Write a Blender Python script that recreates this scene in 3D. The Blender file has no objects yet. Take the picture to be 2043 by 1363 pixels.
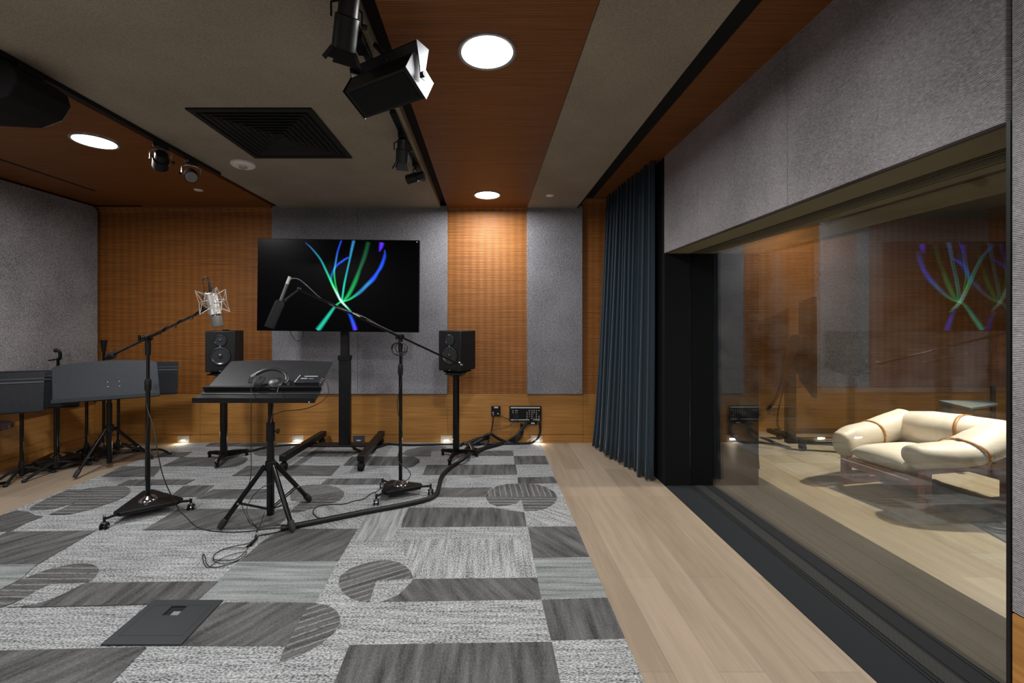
import bpy, bmesh, math, random
from mathutils import Vector, Matrix, Quaternion
random.seed(7)
S = bpy.context.scene
COL = S.collection
PI = math.pi
# ---------------------------------------------------------------- camera frame (photo measures -> metres)
F, CX, CY, EYE = 850.0, 972.0, 641.0, 1.40
def P(px, py, Y):                       # photo point at depth Y
    return Vector(((px-CX)*Y/F, Y, EYE-(py-CY)*Y/F))
def FL(px, py, z=0.0):                  # photo point lying at height z (below the eye)
    Y = (EYE-z)*F/(py-CY)
    return Vector(((px-CX)*Y/F, Y, z))
def CE(px, py, z=2.70):                 # photo point lying at height z (above the eye)
    Y = (z-EYE)*F/(CY-py)
    return Vector(((px-CX)*Y/F, Y, z))
cam = bpy.data.cameras.new('camera'); co = bpy.data.objects.new('camera', cam); COL.objects.link(co)
co.location = (0, 0, EYE); co.rotation_euler = (PI/2, 0, 0)
cam.sensor_width = 36; cam.lens = F/2043*36
cam.shift_x = (1021.5-CX)/2043; cam.shift_y = -(681.5-CY)/2043
cam.clip_start = 0.02; cam.clip_end = 60
S.camera = co
S.view_settings.view_transform = 'Standard'
S.view_settings.look = 'None'; S.view_settings.gamma = 1; S.view_settings.use_curve_mapping = False
S.view_settings.exposure = 0.1
w = bpy.data.worlds.new('world'); S.world = w; w.use_nodes = True
w.node_tree.nodes['Background'].inputs[0].default_value = (0.02, 0.02, 0.022, 1)
w.node_tree.nodes['Background'].inputs[1].default_value = 1.0

# ---------------------------------------------------------------- materials
def srgb(r, g, b):
    f = lambda c: (c/255/12.92) if c/255 <= .04045 else ((c/255+.055)/1.055)**2.4
    return (f(r), f(g), f(b), 1)
class NT:
    def __init__(s, name):
        s.m = bpy.data.materials.new(name); s.m.use_nodes = True
        s.t = s.m.node_tree; s.b = s.t.nodes['Principled BSDF']; s.out = s.t.nodes['Material Output']
    def n(s, typ, **kw):
        x = s.t.nodes.new(typ)
        for k, v in kw.items():
            if k in x.inputs.keys() if isinstance(k, str) else False: x.inputs[k].default_value = v
            else: setattr(x, k, v)
        return x
    def l(s, a, b): s.t.links.new(a, b)
    def coord(s, scale=(1,1,1), rot=(0,0,0), loc=(0,0,0), kind='Object'):
        tc = s.n('ShaderNodeTexCoord'); mp = s.n('ShaderNodeMapping')
        mp.inputs['Scale'].default_value = scale; mp.inputs['Rotation'].default_value = rot; mp.inputs['Location'].default_value = loc
        s.l(tc.outputs[kind], mp.inputs['Vector']); return mp.outputs[0]
    def noise(s, vec, scale, detail=2, rough=.5):
        x = s.n('ShaderNodeTexNoise'); x.inputs['Scale'].default_value = scale
        x.inputs['Detail'].default_value = detail; x.inputs['Roughness'].default_value = rough
        s.l(vec, x.inputs['Vector']); return x.outputs['Fac']
    def ramp(s, fac, stops, interp='LINEAR'):
        r = s.n('ShaderNodeValToRGB'); r.color_ramp.interpolation = interp
        els = r.color_ramp.elements
        while len(els) < len(stops): els.new(.5)
        for e, (p, c) in zip(els, stops): e.position = p; e.color = c if len(c) == 4 else (*c, 1)
        s.l(fac, r.inputs[0]); return r.outputs[0]
    def math(s, op, a, b=None, c=None):
        x = s.n('ShaderNodeMath'); x.operation = op
        for i, v in enumerate((a, b, c)):
            if v is None: continue
            if isinstance(v, (int, float)): x.inputs[i].default_value = v
            else: s.l(v, x.inputs[i])
        return x.outputs[0]
    def mix(s, fac, a, b, typ='MIX'):
        x = s.n('ShaderNodeMix'); x.data_type = 'RGBA'; x.blend_type = typ
        for i, v in ((0, fac), (6, a), (7, b)):
            if isinstance(v, (int, float)): x.inputs[i].default_value = v
            elif isinstance(v, tuple): x.inputs[i].default_value = v
            else: s.l(v, x.inputs[i])
        return x.outputs[2]
    def bump(s, h, strength, dist):
        x = s.n('ShaderNodeBump'); x.inputs['Strength'].default_value = strength; x.inputs['Distance'].default_value = dist
        s.l(h, x.inputs['Height']); s.l(x.outputs[0], s.b.inputs['Normal'])
    def sep(s, vec):
        x = s.n('ShaderNodeSeparateXYZ'); s.l(vec, x.inputs[0]); return x.outputs
MATS = {}
def plain(name, col, rough=.5, metal=0, spec=.5, noise=0.0, nscale=60, emis=None, es=0, bump=0):
    if name in MATS: return MATS[name]
    k = NT(name); b = k.b
    b.inputs['Base Color'].default_value = col; b.inputs['Roughness'].default_value = rough
    b.inputs['Metallic'].default_value = metal; b.inputs['Specular IOR Level'].default_value = spec
    f = k.noise(k.coord(), nscale, 3)
    a = noise if noise else .08
    c0 = tuple(x*(1-a) for x in col[:3]); c1 = tuple(min(1, x*(1+a)) for x in col[:3])
    k.l(k.ramp(f, [(.3, c0), (.7, c1)]), b.inputs['Base Color'])
    if bump: k.bump(f, bump, .002)
    if emis:
        b.inputs['Emission Color'].default_value = emis; b.inputs['Emission Strength'].default_value = es
    MATS[name] = k.m; return k.m
BLACK = plain('black_powder_coat', srgb(17, 17, 18), .45, 0, .28, .2, 300)
BLACKG = plain('black_gloss', srgb(10, 10, 11), .2, 0, .35)
BLACKM = plain('black_matte', srgb(12, 12, 13), .75, 0, .25)
RUBBER = plain('black_rubber', srgb(22, 23, 24), .65)
CABLE = plain('cable_rubber', srgb(20, 21, 23), .5, 0, .35)
CABLET = plain('thin_cable', srgb(24, 24, 25), .55)
CABLER = plain('dark_red_cable', srgb(60, 22, 18), .5)
CABLEY = plain('yellow_cable', srgb(150, 130, 60), .5)
CHROME = plain('chrome', srgb(200, 200, 205), .12, 1)
NICKEL = plain('satin_nickel', srgb(192, 189, 184), .5, .85, .5, .05)
STEELW = plain('white_bracket_paint', srgb(58, 63, 71), .6, 0, .2)
DESK = plain('charcoal_desk_sheet', srgb(37, 43, 50), .5, 0, .35, .12, 30)
DESKN = plain('near_desk_sheet', srgb(33, 35, 38), .4, 0, .9, .15, 12)
CABIN = plain('speaker_vinyl', srgb(21, 22, 24), .5, 0, .3, .15, 200)
CONE = plain('speaker_cone', srgb(34, 37, 41), .32, 0, .7)
FOAM = plain('grey_foam', srgb(40, 40, 42), .95, 0, .1, .3, 400, bump=.6)
WHITEP = plain('white_plastic', srgb(238, 234, 228), .5)
LABELW = plain('white_label_strip', srgb(190, 195, 198), .5)
IVORY = plain('cream_leather', srgb(226, 218, 204), .5, 0, .4, .04, 9, bump=.15)
STRAP = plain('tan_leather_strap', srgb(188, 130, 68), .45)
ROSE = plain('rosewood_frame', srgb(142, 92, 66), .45, 0, .5, .3, 14)
SILL = plain('dark_sill_felt', srgb(34, 37, 41), .9, 0, .15, .25, 500)
SOFFIT = plain('olive_soffit_felt', srgb(120, 112, 88), .9, 0, .15, .2, 500)
JAMB = plain('black_jamb_felt', srgb(24, 25, 27), .95, 0, .1, .25, 500)
GROOVE = plain('groove_black', srgb(6, 6, 6), .9)
COVER = plain('slate_floor_plate', srgb(34, 40, 44), .5, 0, .5, .12, 90)
SCREEN = plain('screen_black', srgb(2, 2, 4), .3, 0, .08)
BEIGEMT = plain('desk_grey_top', srgb(96, 110, 112), .35)

def emis_mat(name, col, st):
    k = NT(name); k.t.nodes.remove(k.b)
    e = k.n('ShaderNodeEmission'); e.inputs[0].default_value = (*col, 1); e.inputs[1].default_value = st
    k.l(e.outputs[0], k.out.inputs[0]); return k.m

def fabric(name, c0, c1, axis, scale=1.0, bstr=.5, rows=None):
    """woven acoustic cloth; rows run along the horizontal axis. axis = 'x' wall facing Y, 'y' wall facing X, 'z' ceiling"""
    k = NT(name)
    st = {'x': (60, 1, 130), 'y': (1, 95, 190), 'z': (70, 140, 1)}[axis]
    v = k.coord(tuple(s*scale for s in st))
    f = k.noise(v, 1.0, 2, .6)
    v2 = k.coord(); g = k.noise(v2, 2.2, 3)
    p = k.sep(v2)
    row = k.math('SINE', k.math('MULTIPLY', p[2 if axis != 'z' else 1], 2*PI/.0052*scale))
    h = k.math('ADD', f, k.math('MULTIPLY', row, rows if rows is not None else .30 if axis == 'y' else .1))
    col = k.ramp(h, [(.34, c0), (.66, c1)])
    col = k.mix(.2, col, k.ramp(g, [(.35, tuple(x*.82 for x in c0[:3])), (.65, tuple(x*1.1 for x in c1[:3]))]))
    k.l(col, k.b.inputs['Base Color']); k.b.inputs['Roughness'].default_value = .95
    k.b.inputs['Specular IOR Level'].default_value = .12
    k.bump(h, bstr, .002)
    return k.m
FABW = fabric('grey_acoustic_cloth_back', srgb(88, 88, 92), srgb(150, 149, 154), 'x')
FABL = fabric('grey_acoustic_cloth_side', srgb(74, 72, 76), srgb(176, 172, 174), 'y', 1.0, .9)
FABS = fabric('grey_acoustic_cloth_left', srgb(84, 82, 84), srgb(160, 156, 158), 'y', .85, .7, .04)
FABC = fabric('taupe_ceiling_cloth', srgb(136, 126, 110), srgb(168, 157, 140), 'z', 1.4, .3)

def wood(name, dark, light, grain_axis, ridge=None, rough=.42, wave=None, rh=1.0, spec=.5):
    """grain_axis: axis the grain runs along (0,1,2). ridge=(axis,pitch) fine milled ridges; wave=(axis,pitch) slow scallop"""
    k = NT(name)
    sc = [44, 44, 44]; sc[grain_axis] = 1.1
    v = k.coord(tuple(sc)); f = k.noise(v, 1.6, 5, .62)
    sc2 = [140, 140, 140]; sc2[grain_axis] = 3.0
    f2 = k.noise(k.coord(tuple(sc2)), 1.0, 2)
    g = k.noise(k.coord(), .9, 2)
    t = k.math('ADD', k.math('MULTIPLY', f, .6), k.math('ADD', k.math('MULTIPLY', f2, .25), k.math('MULTIPLY', g, .15)))
    col = k.ramp(t, [(.36, dark), (.66, light)])
    b = k.b
    b.inputs['Roughness'].default_value = rough; b.inputs['Specular IOR Level'].default_value = spec
    if ridge:
        p = k.sep(k.coord())
        r = k.math('SINE', k.math('MULTIPLY', p[ridge[0]], 2*PI/ridge[1]))
        r01 = k.math('MULTIPLY_ADD', r, .5, .5)
        if wave:
            jit = k.math('MULTIPLY', k.noise(k.coord(), 3.0, 1), 5.0)
            q = k.math('SINE', k.math('ADD', k.math('MULTIPLY', p[wave[0]], 2*PI/wave[1]), jit if len(wave) > 2 else 0.0))
            q01 = k.math('MULTIPLY_ADD', q, .42, .58)
            h = k.math('MULTIPLY', r01, q01)
        else: h = r01
        groove = k.math('SUBTRACT', 1.0, h)
        k.bump(h, rh, .006 if wave else .004)
        # colour darkens towards the bottom of the milled grooves
        col = k.mix(k.math('MULTIPLY', groove, .55), col, tuple(x*.42 for x in dark[:3])+(1,))
    k.l(col, b.inputs['Base Color'])
    return k.m
WOODR = wood('ribbed_oak_wall', srgb(124, 74, 28), srgb(184, 118, 54), 0, (2, .0185), .55, (0, .089), .45, .35)
WOODW = wood('oak_wainscot', srgb(138, 93, 40), srgb(184, 132, 68), 0, None, .42)
WOODWY = wood('oak_wainscot_side', srgb(138, 93, 40), srgb(184, 132, 68), 1, None, .42)
WOODC = wood('ribbed_red_oak_ceiling', srgb(110, 66, 28), srgb(156, 98, 48), 0, (1, .0125), .5, None, .35, .3)
WOODCY = WOODC

def planks(name, axis='y', c=((136,121,104),(160,144,126))):
    k = NT(name)
    v = k.coord(rot=(0, 0, PI/2) if axis == 'y' else (0, 0, 0))
    br = k.n('ShaderNodeTexBrick'); k.l(v, br.inputs['Vector'])
    br.offset = .37; br.squash = 1
    for kk, vv in (('Scale', 1.0), ('Mortar Size', .0009), ('Mortar Smooth', .1), ('Bias', 0.0), ('Brick Width', 1.7), ('Row Height', .185)): br.inputs[kk].default_value = vv
    br.inputs['Color1'].default_value = (0, 0, 0, 1); br.inputs['Color2'].default_value = (1, 1, 1, 1); br.inputs['Mortar'].default_value = (.5, .5, .5, 1)
    sc = (9, .7, 1) if axis == 'y' else (.7, 9, 1)
    g = k.noise(k.coord(sc), 1.8, 6, .6)
    sc = (120, 4, 1) if axis == 'y' else (4, 120, 1)
    g2 = k.noise(k.coord(sc), 1.0, 2)
    t = k.math('ADD', k.math('MULTIPLY', g, .62), k.math('ADD', k.math('MULTIPLY', g2, .2), k.math('MULTIPLY', br.outputs['Color'], .24)))
    col = k.ramp(t, [(.36, srgb(*c[0])), (.66, srgb(*c[1]))])
    col = k.mix(k.math('MULTIPLY', br.outputs['Fac'], .55), col, srgb(80, 66, 54))
    k.l(col, k.b.inputs['Base Color']); k.b.inputs['Roughness'].default_value = .48
    k.b.inputs['Specular IOR Level'].default_value = .35
    k.bump(g2, .08, .002)
    return k.m
FLOORM = planks('pale_oak_planks')
FLOORB = planks('beige_oak_planks', 'y', ((132, 120, 98), (160, 148, 124)))

def carpet(name, c0, c1, ang=0, pitch=.03, speck=.5, stretch=14, contrast=.2, stripe=None):
    """loop pile; streaks run along the direction 'ang' degrees from +X"""
    k = NT(name)
    rot = (0, 0, -math.radians(ang))
    v = k.n('ShaderNodeTexCoord'); r = k.n('ShaderNodeVectorRotate'); r.rotation_type = 'Z_AXIS'; r.inputs['Angle'].default_value = -math.radians(ang)
    k.l(v.outputs['Object'], r.inputs['Vector'])
    m = k.n('ShaderNodeMapping'); m.inputs['Scale'].default_value = (1/pitch/stretch, 1/pitch, 1); k.l(r.outputs[0], m.inputs['Vector'])
    streak = k.noise(m.outputs[0], 1.0, 3, .6)
    m2 = k.n('ShaderNodeMapping'); m2.inputs['Scale'].default_value = (60, 150, 1); k.l(r.outputs[0], m2.inputs['Vector'])
    loops = k.noise(m2.outputs[0], 1.3, 1, .6)
    loops = k.ramp(loops, [(.40, (0, 0, 0)), (.56, (1, 1, 1))])
    st = k.ramp(streak, [(.5-contrast, (0, 0, 0)), (.5+contrast, (1, 1, 1))])
    t = k.math('ADD', k.math('MULTIPLY', loops, speck), k.math('MULTIPLY', st, 1-speck))
    col = k.ramp(t, [(.05, c0), (.9, c1)])
    if stripe:
        p = k.sep(r.outputs[0])
        wob = k.math('MULTIPLY', k.noise(r.outputs[0], 16, 2), .012)
        s = k.math('FRACT', k.math('MULTIPLY', k.math('ADD', p[1], wob), 1/stripe))
        brk = k.noise(m2.outputs[0], .8, 2)
        s2 = k.math('MULTIPLY', k.math('LESS_THAN', s, .24), k.math('GREATER_THAN', brk, .42))
        col = k.mix(s2, col, srgb(128, 128, 128))
    k.l(col, k.b.inputs['Base Color']); k.b.inputs['Roughness'].default_value = 1
    k.b.inputs['Specular IOR Level'].default_value = .05
    k.bump(loops, .6, .004)
    return k.m
CL0, CL1 = srgb(62, 64, 65), srgb(180, 183, 185)
CD0, CD1 = srgb(56, 56, 57), srgb(108, 108, 108)
CARP = {
 'LH': carpet('carpet_light_across', CL0, CL1, 0, .02, .55, 14),
 'LV': carpet('carpet_light_along', CL0, CL1, 90, .03, .5, 14),
 'LD': carpet('carpet_light_slant', CL0, CL1, -40, .02, .5, 14),
 'DV': carpet('carpet_dark_along', CD0, CD1, 90, .05, .22, 8),
 'DD': carpet('carpet_dark_slant', CD0, CD1, 52, .05, .25, 8),
 'DE': carpet('carpet_dark_slant_back', CD0, CD1, 125, .05, .25, 8),
 'DH': carpet('carpet_dark_across', CD0, CD1, 0, .03, .3, 8),
 'MH': carpet('carpet_mid_across', srgb(92, 97, 98), srgb(152, 157, 157), 0, .03, .25, 16),
 'MV': carpet('carpet_mid_along', srgb(96, 100, 102), srgb(172, 175, 176), 90, .03, .3, 12),
 'SD': carpet('carpet_stripe_slant', CD0, CD1, 30, .04, .3, 10, .2, .042),
 'SV': carpet('carpet_stripe_along', CD0, CD1, 92, .04, .3, 10, .2, .045),
 'SH': carpet('carpet_stripe_across', CD0, CD1, 0, .04, .3, 10, .2, .05),
}
def glass_mat(name, ior, tint, dust=0):
    k = NT(name); k.t.nodes.remove(k.b)
    g = k.n('ShaderNodeBsdfGlossy'); g.inputs['Roughness'].default_value = 0.0; g.inputs[0].default_value = (.97, .97, .97, 1)
    t = k.n('ShaderNodeBsdfTransparent'); t.inputs[0].default_value = tint
    ge = k.n('ShaderNodeNewGeometry'); dp = k.n('ShaderNodeVectorMath'); dp.operation = 'DOT_PRODUCT'
    k.l(ge.outputs['Normal'], dp.inputs[0]); k.l(ge.outputs['Incoming'], dp.inputs[1])
    c5 = k.math('POWER', k.math('SUBTRACT', 1.0, k.math('ABSOLUTE', dp.outputs['Value'])), 5.0)
    fr_ = k.math('MULTIPLY_ADD', c5, 1-ior, ior)
    class fr: outputs = [fr_]
    lw = k.n('ShaderNodeMixShader'); k.l(fr.outputs[0], lw.inputs[0]); k.l(t.outputs[0], lw.inputs[1]); k.l(g.outputs[0], lw.inputs[2])
    if dust:      # wiped smears and dust on the pane
        nz = k.noise(k.coord((1, 1.2, 2.6), rot=(.5, 0, 0)), 2.2, 6, .68)
        f = k.math('MULTIPLY', k.ramp(nz, [(.42, (0, 0, 0)), (.72, (1, 1, 1))]), dust)
        tl = k.n('ShaderNodeBsdfTranslucent'); tl.inputs[0].default_value = (.9, .9, .88, 1)
        m2 = k.n('ShaderNodeMixShader'); k.l(f, m2.inputs[0]); k.l(lw.outputs[0], m2.inputs[1]); k.l(tl.outputs[0], m2.inputs[2]); lw = m2
    k.l(lw.outputs[0], k.out.inputs[0]); return k.m
GLASS1 = glass_mat('studio_glass_near', .115, (.97, .975, .965, 1))
GLASS2 = glass_mat('studio_glass_far', .07, (.97, .975, .96, 1), .016)

# ---------------------------------------------------------------- mesh building
ORG = {}
class MB:
    def __init__(s): s.bm = bmesh.new(); s.mi = 0
    def _f(s, faces):
        for f in faces: f.material_index = s.mi; f.smooth = True
    def box(s, c, size, rot=None):
        r = bmesh.ops.create_cube(s.bm, size=1)
        M = Matrix.Translation(Vector(c)) @ (rot.to_4x4() if rot else Matrix()) @ Matrix.Diagonal((*size, 1))
        bmesh.ops.transform(s.bm, matrix=M, verts=r['verts'])
        s._f({f for v in r['verts'] for f in v.link_faces}); return s
    def bb(s, x0, x1, y0, y1, z0, z1): return s.box(((x0+x1)/2, (y0+y1)/2, (z0+z1)/2), (abs(x1-x0), abs(y1-y0), abs(z1-z0)))
    def cyl(s, p0, p1, r0, r1=None, seg=20):
        p0, p1 = Vector(p0), Vector(p1); r1 = r0 if r1 is None else r1
        return s.loft([(p0, r0), (p1, r1)], seg)
    def loft(s, rings, seg=20, cap=True):
        """rings: [(centre, radius)], axis from first to last"""
        ax = (Vector(rings[-1][0])-Vector(rings[0][0]))
        if ax.length < 1e-9: ax = Vector((0, 0, 1))
        ax.normalize(); a = ax.orthogonal().normalized(); b = ax.cross(a)
        prev = None; L = []
        for c, r in rings:
            c = Vector(c)
            L.append([s.bm.verts.new(c + (a*math.cos(2*PI*i/seg)+b*math.sin(2*PI*i/seg))*max(r, 1e-5)) for i in range(seg)])
        fs = []
        for A, B in zip(L, L[1:]):
            for i in range(seg): fs.append(s.bm.faces.new((A[i], A[(i+1) % seg], B[(i+1) % seg], B[i])))
        if cap:
            fs.append(s.bm.faces.new(L[0][::-1])); fs.append(s.bm.faces.new(L[-1]))
        s._f(fs); return s
    def sphere(s, c, r, seg=16, scale=(1, 1, 1)):
        q = bmesh.ops.create_uvsphere(s.bm, u_segments=seg, v_segments=max(8, seg*2//3), radius=1)
        M = Matrix.Translation(Vector(c)) @ Matrix.Diagonal((r*scale[0], r*scale[1], r*scale[2], 1))
        bmesh.ops.transform(s.bm, matrix=M, verts=q['verts'])
        s._f({f for v in q['verts'] for f in v.link_faces}); return s
    def tube(s, pts, r, seg=8, closed=False, smooth=0):
        pts = [Vector(p) for p in pts]
        if smooth: pts = catmull(pts, smooth, closed)
        n = len(pts); L = []; up = None
        for i, p in enumerate(pts):
            t = (pts[(i+1) % n]-pts[i-1]) if closed else (pts[min(i+1, n-1)]-pts[max(i-1, 0)])
            if t.length < 1e-9: t = Vector((0, 0, 1))
            t.normalize()
            if up is None: up = t.orthogonal().normalized()
            up = (up - t*up.dot(t))
            if up.length < 1e-6: up = t.orthogonal()
            up.normalize(); sd = t.cross(up)
            rr = r[i] if isinstance(r, list) else r
            L.append([s.bm.verts.new(p+(up*math.cos(2*PI*k/seg)+sd*math.sin(2*PI*k/seg))*rr) for k in range(seg)])
        fs = []
        for j in range(n if closed else n-1):
            A, B = L[j], L[(j+1) % n]
            off = 0
            if closed and j == n-1:
                off = min(range(seg), key=lambda o: (A[0].co-B[o].co).length)
            for i in range(seg): fs.append(s.bm.faces.new((A[i], A[(i+1) % seg], B[(i+1+off) % seg], B[(i+off) % seg])))
        if not closed: fs.append(s.bm.faces.new(L[0][::-1])); fs.append(s.bm.faces.new(L[-1]))
        s._f(fs); return s
    def prism(s, poly, d):
        """poly: coplanar points, extruded by vector d"""
        d = Vector(d); A = [s.bm.verts.new(Vector(p)) for p in poly]; B = [s.bm.verts.new(Vector(p)+d) for p in poly]
        n = len(A); fs = [s.bm.faces.new(A), s.bm.faces.new(B[::-1])]
        for i in range(n): fs.append(s.bm.faces.new((A[(i+1) % n], A[i], B[i], B[(i+1) % n])))
        s._f(fs); return s
    def flat(s, poly):
        s._f([s.bm.faces.new([s.bm.verts.new(Vector(p)) for p in poly])]); return s
    def grid(s, rows):
        L = [[s.bm.verts.new(Vector(p)) for p in r] for r in rows]; fs = []
        for A, B in zip(L, L[1:]):
            for i in range(len(A)-1): fs.append(s.bm.faces.new((A[i], A[i+1], B[i+1], B[i])))
        s._f(fs); return s
    def build(s, name, mat, parent=None, bevel=0, org=None, sharp=32, recalc=True, subdiv=0, bseg=2):
        if recalc: bmesh.ops.recalc_face_normals(s.bm, faces=s.bm.faces[:])
        o0 = ORG[parent.name] if parent else Vector(org if org is not None else (0, 0, 0))
        bmesh.ops.translate(s.bm, verts=s.bm.verts[:], vec=-o0)
        me = bpy.data.meshes.new(name); s.bm.to_mesh(me); s.bm.free()
        for m in (mat if isinstance(mat, (list, tuple)) else [mat]): me.materials.append(m)
        me.set_sharp_from_angle(angle=math.radians(sharp))
        o = bpy.data.objects.new(name, me); COL.objects.link(o)
        ORG[o.name] = o0
        if parent: o.parent = parent
        else: o.location = o0
        if bevel:
            b = o.modifiers.new('bevel', 'BEVEL'); b.width = bevel; b.segments = bseg; b.limit_method = 'ANGLE'; b.angle_limit = math.radians(40)
        if subdiv:
            q = o.modifiers.new('subdivision', 'SUBSURF'); q.levels = subdiv; q.render_levels = subdiv
        return o
def catmull(pts, k, closed=False):
    n = len(pts); out = []
    for i in range(n if closed else n-1):
        if closed: a, b, c, d = pts[i-1], pts[i], pts[(i+1) % n], pts[(i+2) % n]
        else: a, b, c, d = pts[max(i-1, 0)], pts[i], pts[i+1], pts[min(i+2, n-1)]
        for j in range(k):
            t = j/k
            out.append(.5*((2*b)+(-a+c)*t+(2*a-5*b+4*c-d)*t*t+(-a+3*b-3*c+d)*t**3))
    if not closed: out.append(pts[-1].copy())
    return out
def tag(o, label, cat, group=None, kind=None):
    o['label'] = label; o['category'] = cat
    if group: o['group'] = group
    if kind: o['kind'] = kind
    return o
def thing(name, label, cat, loc, group=None):
    o = bpy.data.objects.new(name, None); COL.objects.link(o); o.location = loc; o.empty_display_size = .05
    ORG[o.name] = Vector(loc); return tag(o, label, cat, group)
def st(o, label=None):
    o['kind'] = 'structure'
    if label: o['label'] = label
    return o
def copy_tree(o, delta=Vector((0, 0, 0)), rz=None, top=True):
    c = o.copy(); COL.objects.link(c); ORG[c.name] = ORG[o.name]+delta
    if top:
        c.location = o.location+delta
        if rz is not None: c.rotation_euler = (0, 0, rz)
    for ch in list(o.children):
        d = copy_tree(ch, delta, None, False); d.parent = c
    return c
def RZ(a): return Matrix.Rotation(a, 3, 'Z')
def RX(a): return Matrix.Rotation(a, 3, 'X')
def RY(a): return Matrix.Rotation(a, 3, 'Y')
# ================================================================= the room
BY = 4.9; XL, XR = -4.52, 1.51; YN = -3.2
ZC = 2.70; ZW = 0.564; ZT = 2.80
XB0, XB1 = 2.31, 6.6; XF = 2.44; YB = 5.42            # control room beyond the window
OY0, OY1, OZ = 1.24, 3.636, 1.98           # window opening
# floor
m = MB(); m.bb(XL-.1, XR, YN-.1, BY+.1, -.1, 0)
st(m.build('floor', FLOORM), 'pale oak plank floor of the studio')
m = MB(); m.bb(XF, XB1, -.6, YB, -.1, 0)
st(m.build('floor', FLOORB), 'beige oak floor of the room behind the window')
# back wall core, wainscot, ribbed panels, cloth panels
m = MB(); m.bb(XL-.1, 2.2, BY+.05, BY+.15, -.1, 3.0); st(m.build('wall_back', BLACKM))
def wains(x0, x1, y, name='wall_back'):
    m = MB(); m.bb(x0+.001, x1-.001, y-.0, y+.06, .096, ZW-.002)
    st(m.build(name, WOODW, bevel=.0015))
    m = MB(); m.bb(x0+.001, x1-.001, y+.0, y+.06, 0, .092)
    st(m.build('baseboard_back', WOODW, bevel=.0015))
for a, b in ((XL, -3.30), (-3.30, -2.46), (-2.46, -1.56), (-1.56, -.455), (-.455, 1.105), (1.105, XR+.3)): wains(a, b, BY)
def ribbed_back(x0, x1, top, r, ztop):
    """milled wood panel on the back wall with a rounded cove into the ceiling"""
    m = MB(); rows = []
    prof = [(BY, ZW), (BY, 1.2), (BY, 1.8), (BY, ztop-r)]
    for i in range(1, 9):
        a = PI/2*i/8; prof.append((BY-r+r*math.cos(a), ztop-r+r*math.sin(a)))
    for y, z in prof: rows.append([(x0, y, z), (x1, y, z)])
    m.grid(rows); return m
for x0, x1, r, zt in ((XL, -2.46, .07, ZC), (-.455, .455, .06, ZC), (1.09, XR, .05, ZT)):
    o = ribbed_back(x0, x1, 0, r, zt).build('wall_back', WOODR, recalc=False)
    st(o)
def cloth_back(x0, x1, seams=()):
    xs = [x0, *seams, x1]
    for a, b in zip(xs, xs[1:]):
        m = MB(); m.bb(a+.0008, b-.0008, BY-.035, BY+.02, ZW+.003, ZC+.02)
        st(m.build('wall_back', FABW, bevel=.003))
cloth_back(-2.46, -.455, (-1.48,)); cloth_back(.455, 1.09)
# left wall
m = MB(); m.bb(XL-.15, XL-.05, YN, BY+.1, -.1, 3.0); st(m.build('wall_left', BLACKM))
m = MB(); m.bb(XL-.06, XL, YN, BY, .096, ZW+.3); st(m.build('wall_left', WOODWY))
m = MB(); m.bb(XL-.06, XL, YN, BY, 0, .092); st(m.build('baseboard_left', WOODWY))
def rounded_panel(x, y0, y1, z0, z1, t, r):
    pts = [(y0, z0), (y1, z0)]
    for i in range(7):
        a = PI/2*i/6; pts.append((y1-r+r*math.cos(a), z1-r+r*math.sin(a)))
    pts.append((y0, z1)); return [(x, y, z) for y, z in pts], (t, 0, 0)
for a, b in ((1.9, 4.835), (-.2, 1.898), (YN, -.202)):
    m = MB()
    if b > 4: m.prism(*rounded_panel(XL-.01, a, b, ZW+.003, 2.69, .11, .07))
    else: m.bb(XL-.01, XL+.10, a, b, ZW+.003, 2.69)
    st(m.build('wall_left', FABS, bevel=.003))
# near wall behind the camera
m = MB(); m.bb(XL-.1, 6.7, YN-.1, YN, -.1, 3.0); st(m.build('wall_near', FABW))
# right wall: cloth above and beside the window, wainscot below the cloth beside it
def right_panel(y0, y1, z0, z1, mat=FABL, t=.03):
    m = MB(); m.bb(XR, XR+t, y0+.0012, y1-.0012, z0, z1); return st(m.build('wall_right', mat, bevel=.003))
for a, b in ((OY0, 2.144), (2.144, 3.056), (3.056, OY1)): right_panel(a, b, OZ, ZT+.05)
for a, b in ((.3, OY0-.012), (-1.4, .3), (YN, -1.4)):
    right_panel(a, b, ZW, ZT+.05); right_panel(a, b, .0, ZW-.003, WOODWY)
m = MB(); m.bb(XR+.001, XR+.03, OY1, BY+.1, -.1, ZT+.05); st(m.build('wall_right', JAMB))
m = MB(); m.bb(XR+.031, XB0-.001, YN, OY0-.012, -.1, 2.98); st(m.build('wall_right', JAMB))
m = MB(); m.bb(XR+.031, XB0-.001, OY0-.012, OY1, OZ, 2.98); st(m.build('wall_right', JAMB))
m = MB(); m.bb(XR+.031, XB0-.001, OY1, YB, -.1, 2.98); st(m.build('wall_right', JAMB))
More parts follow.
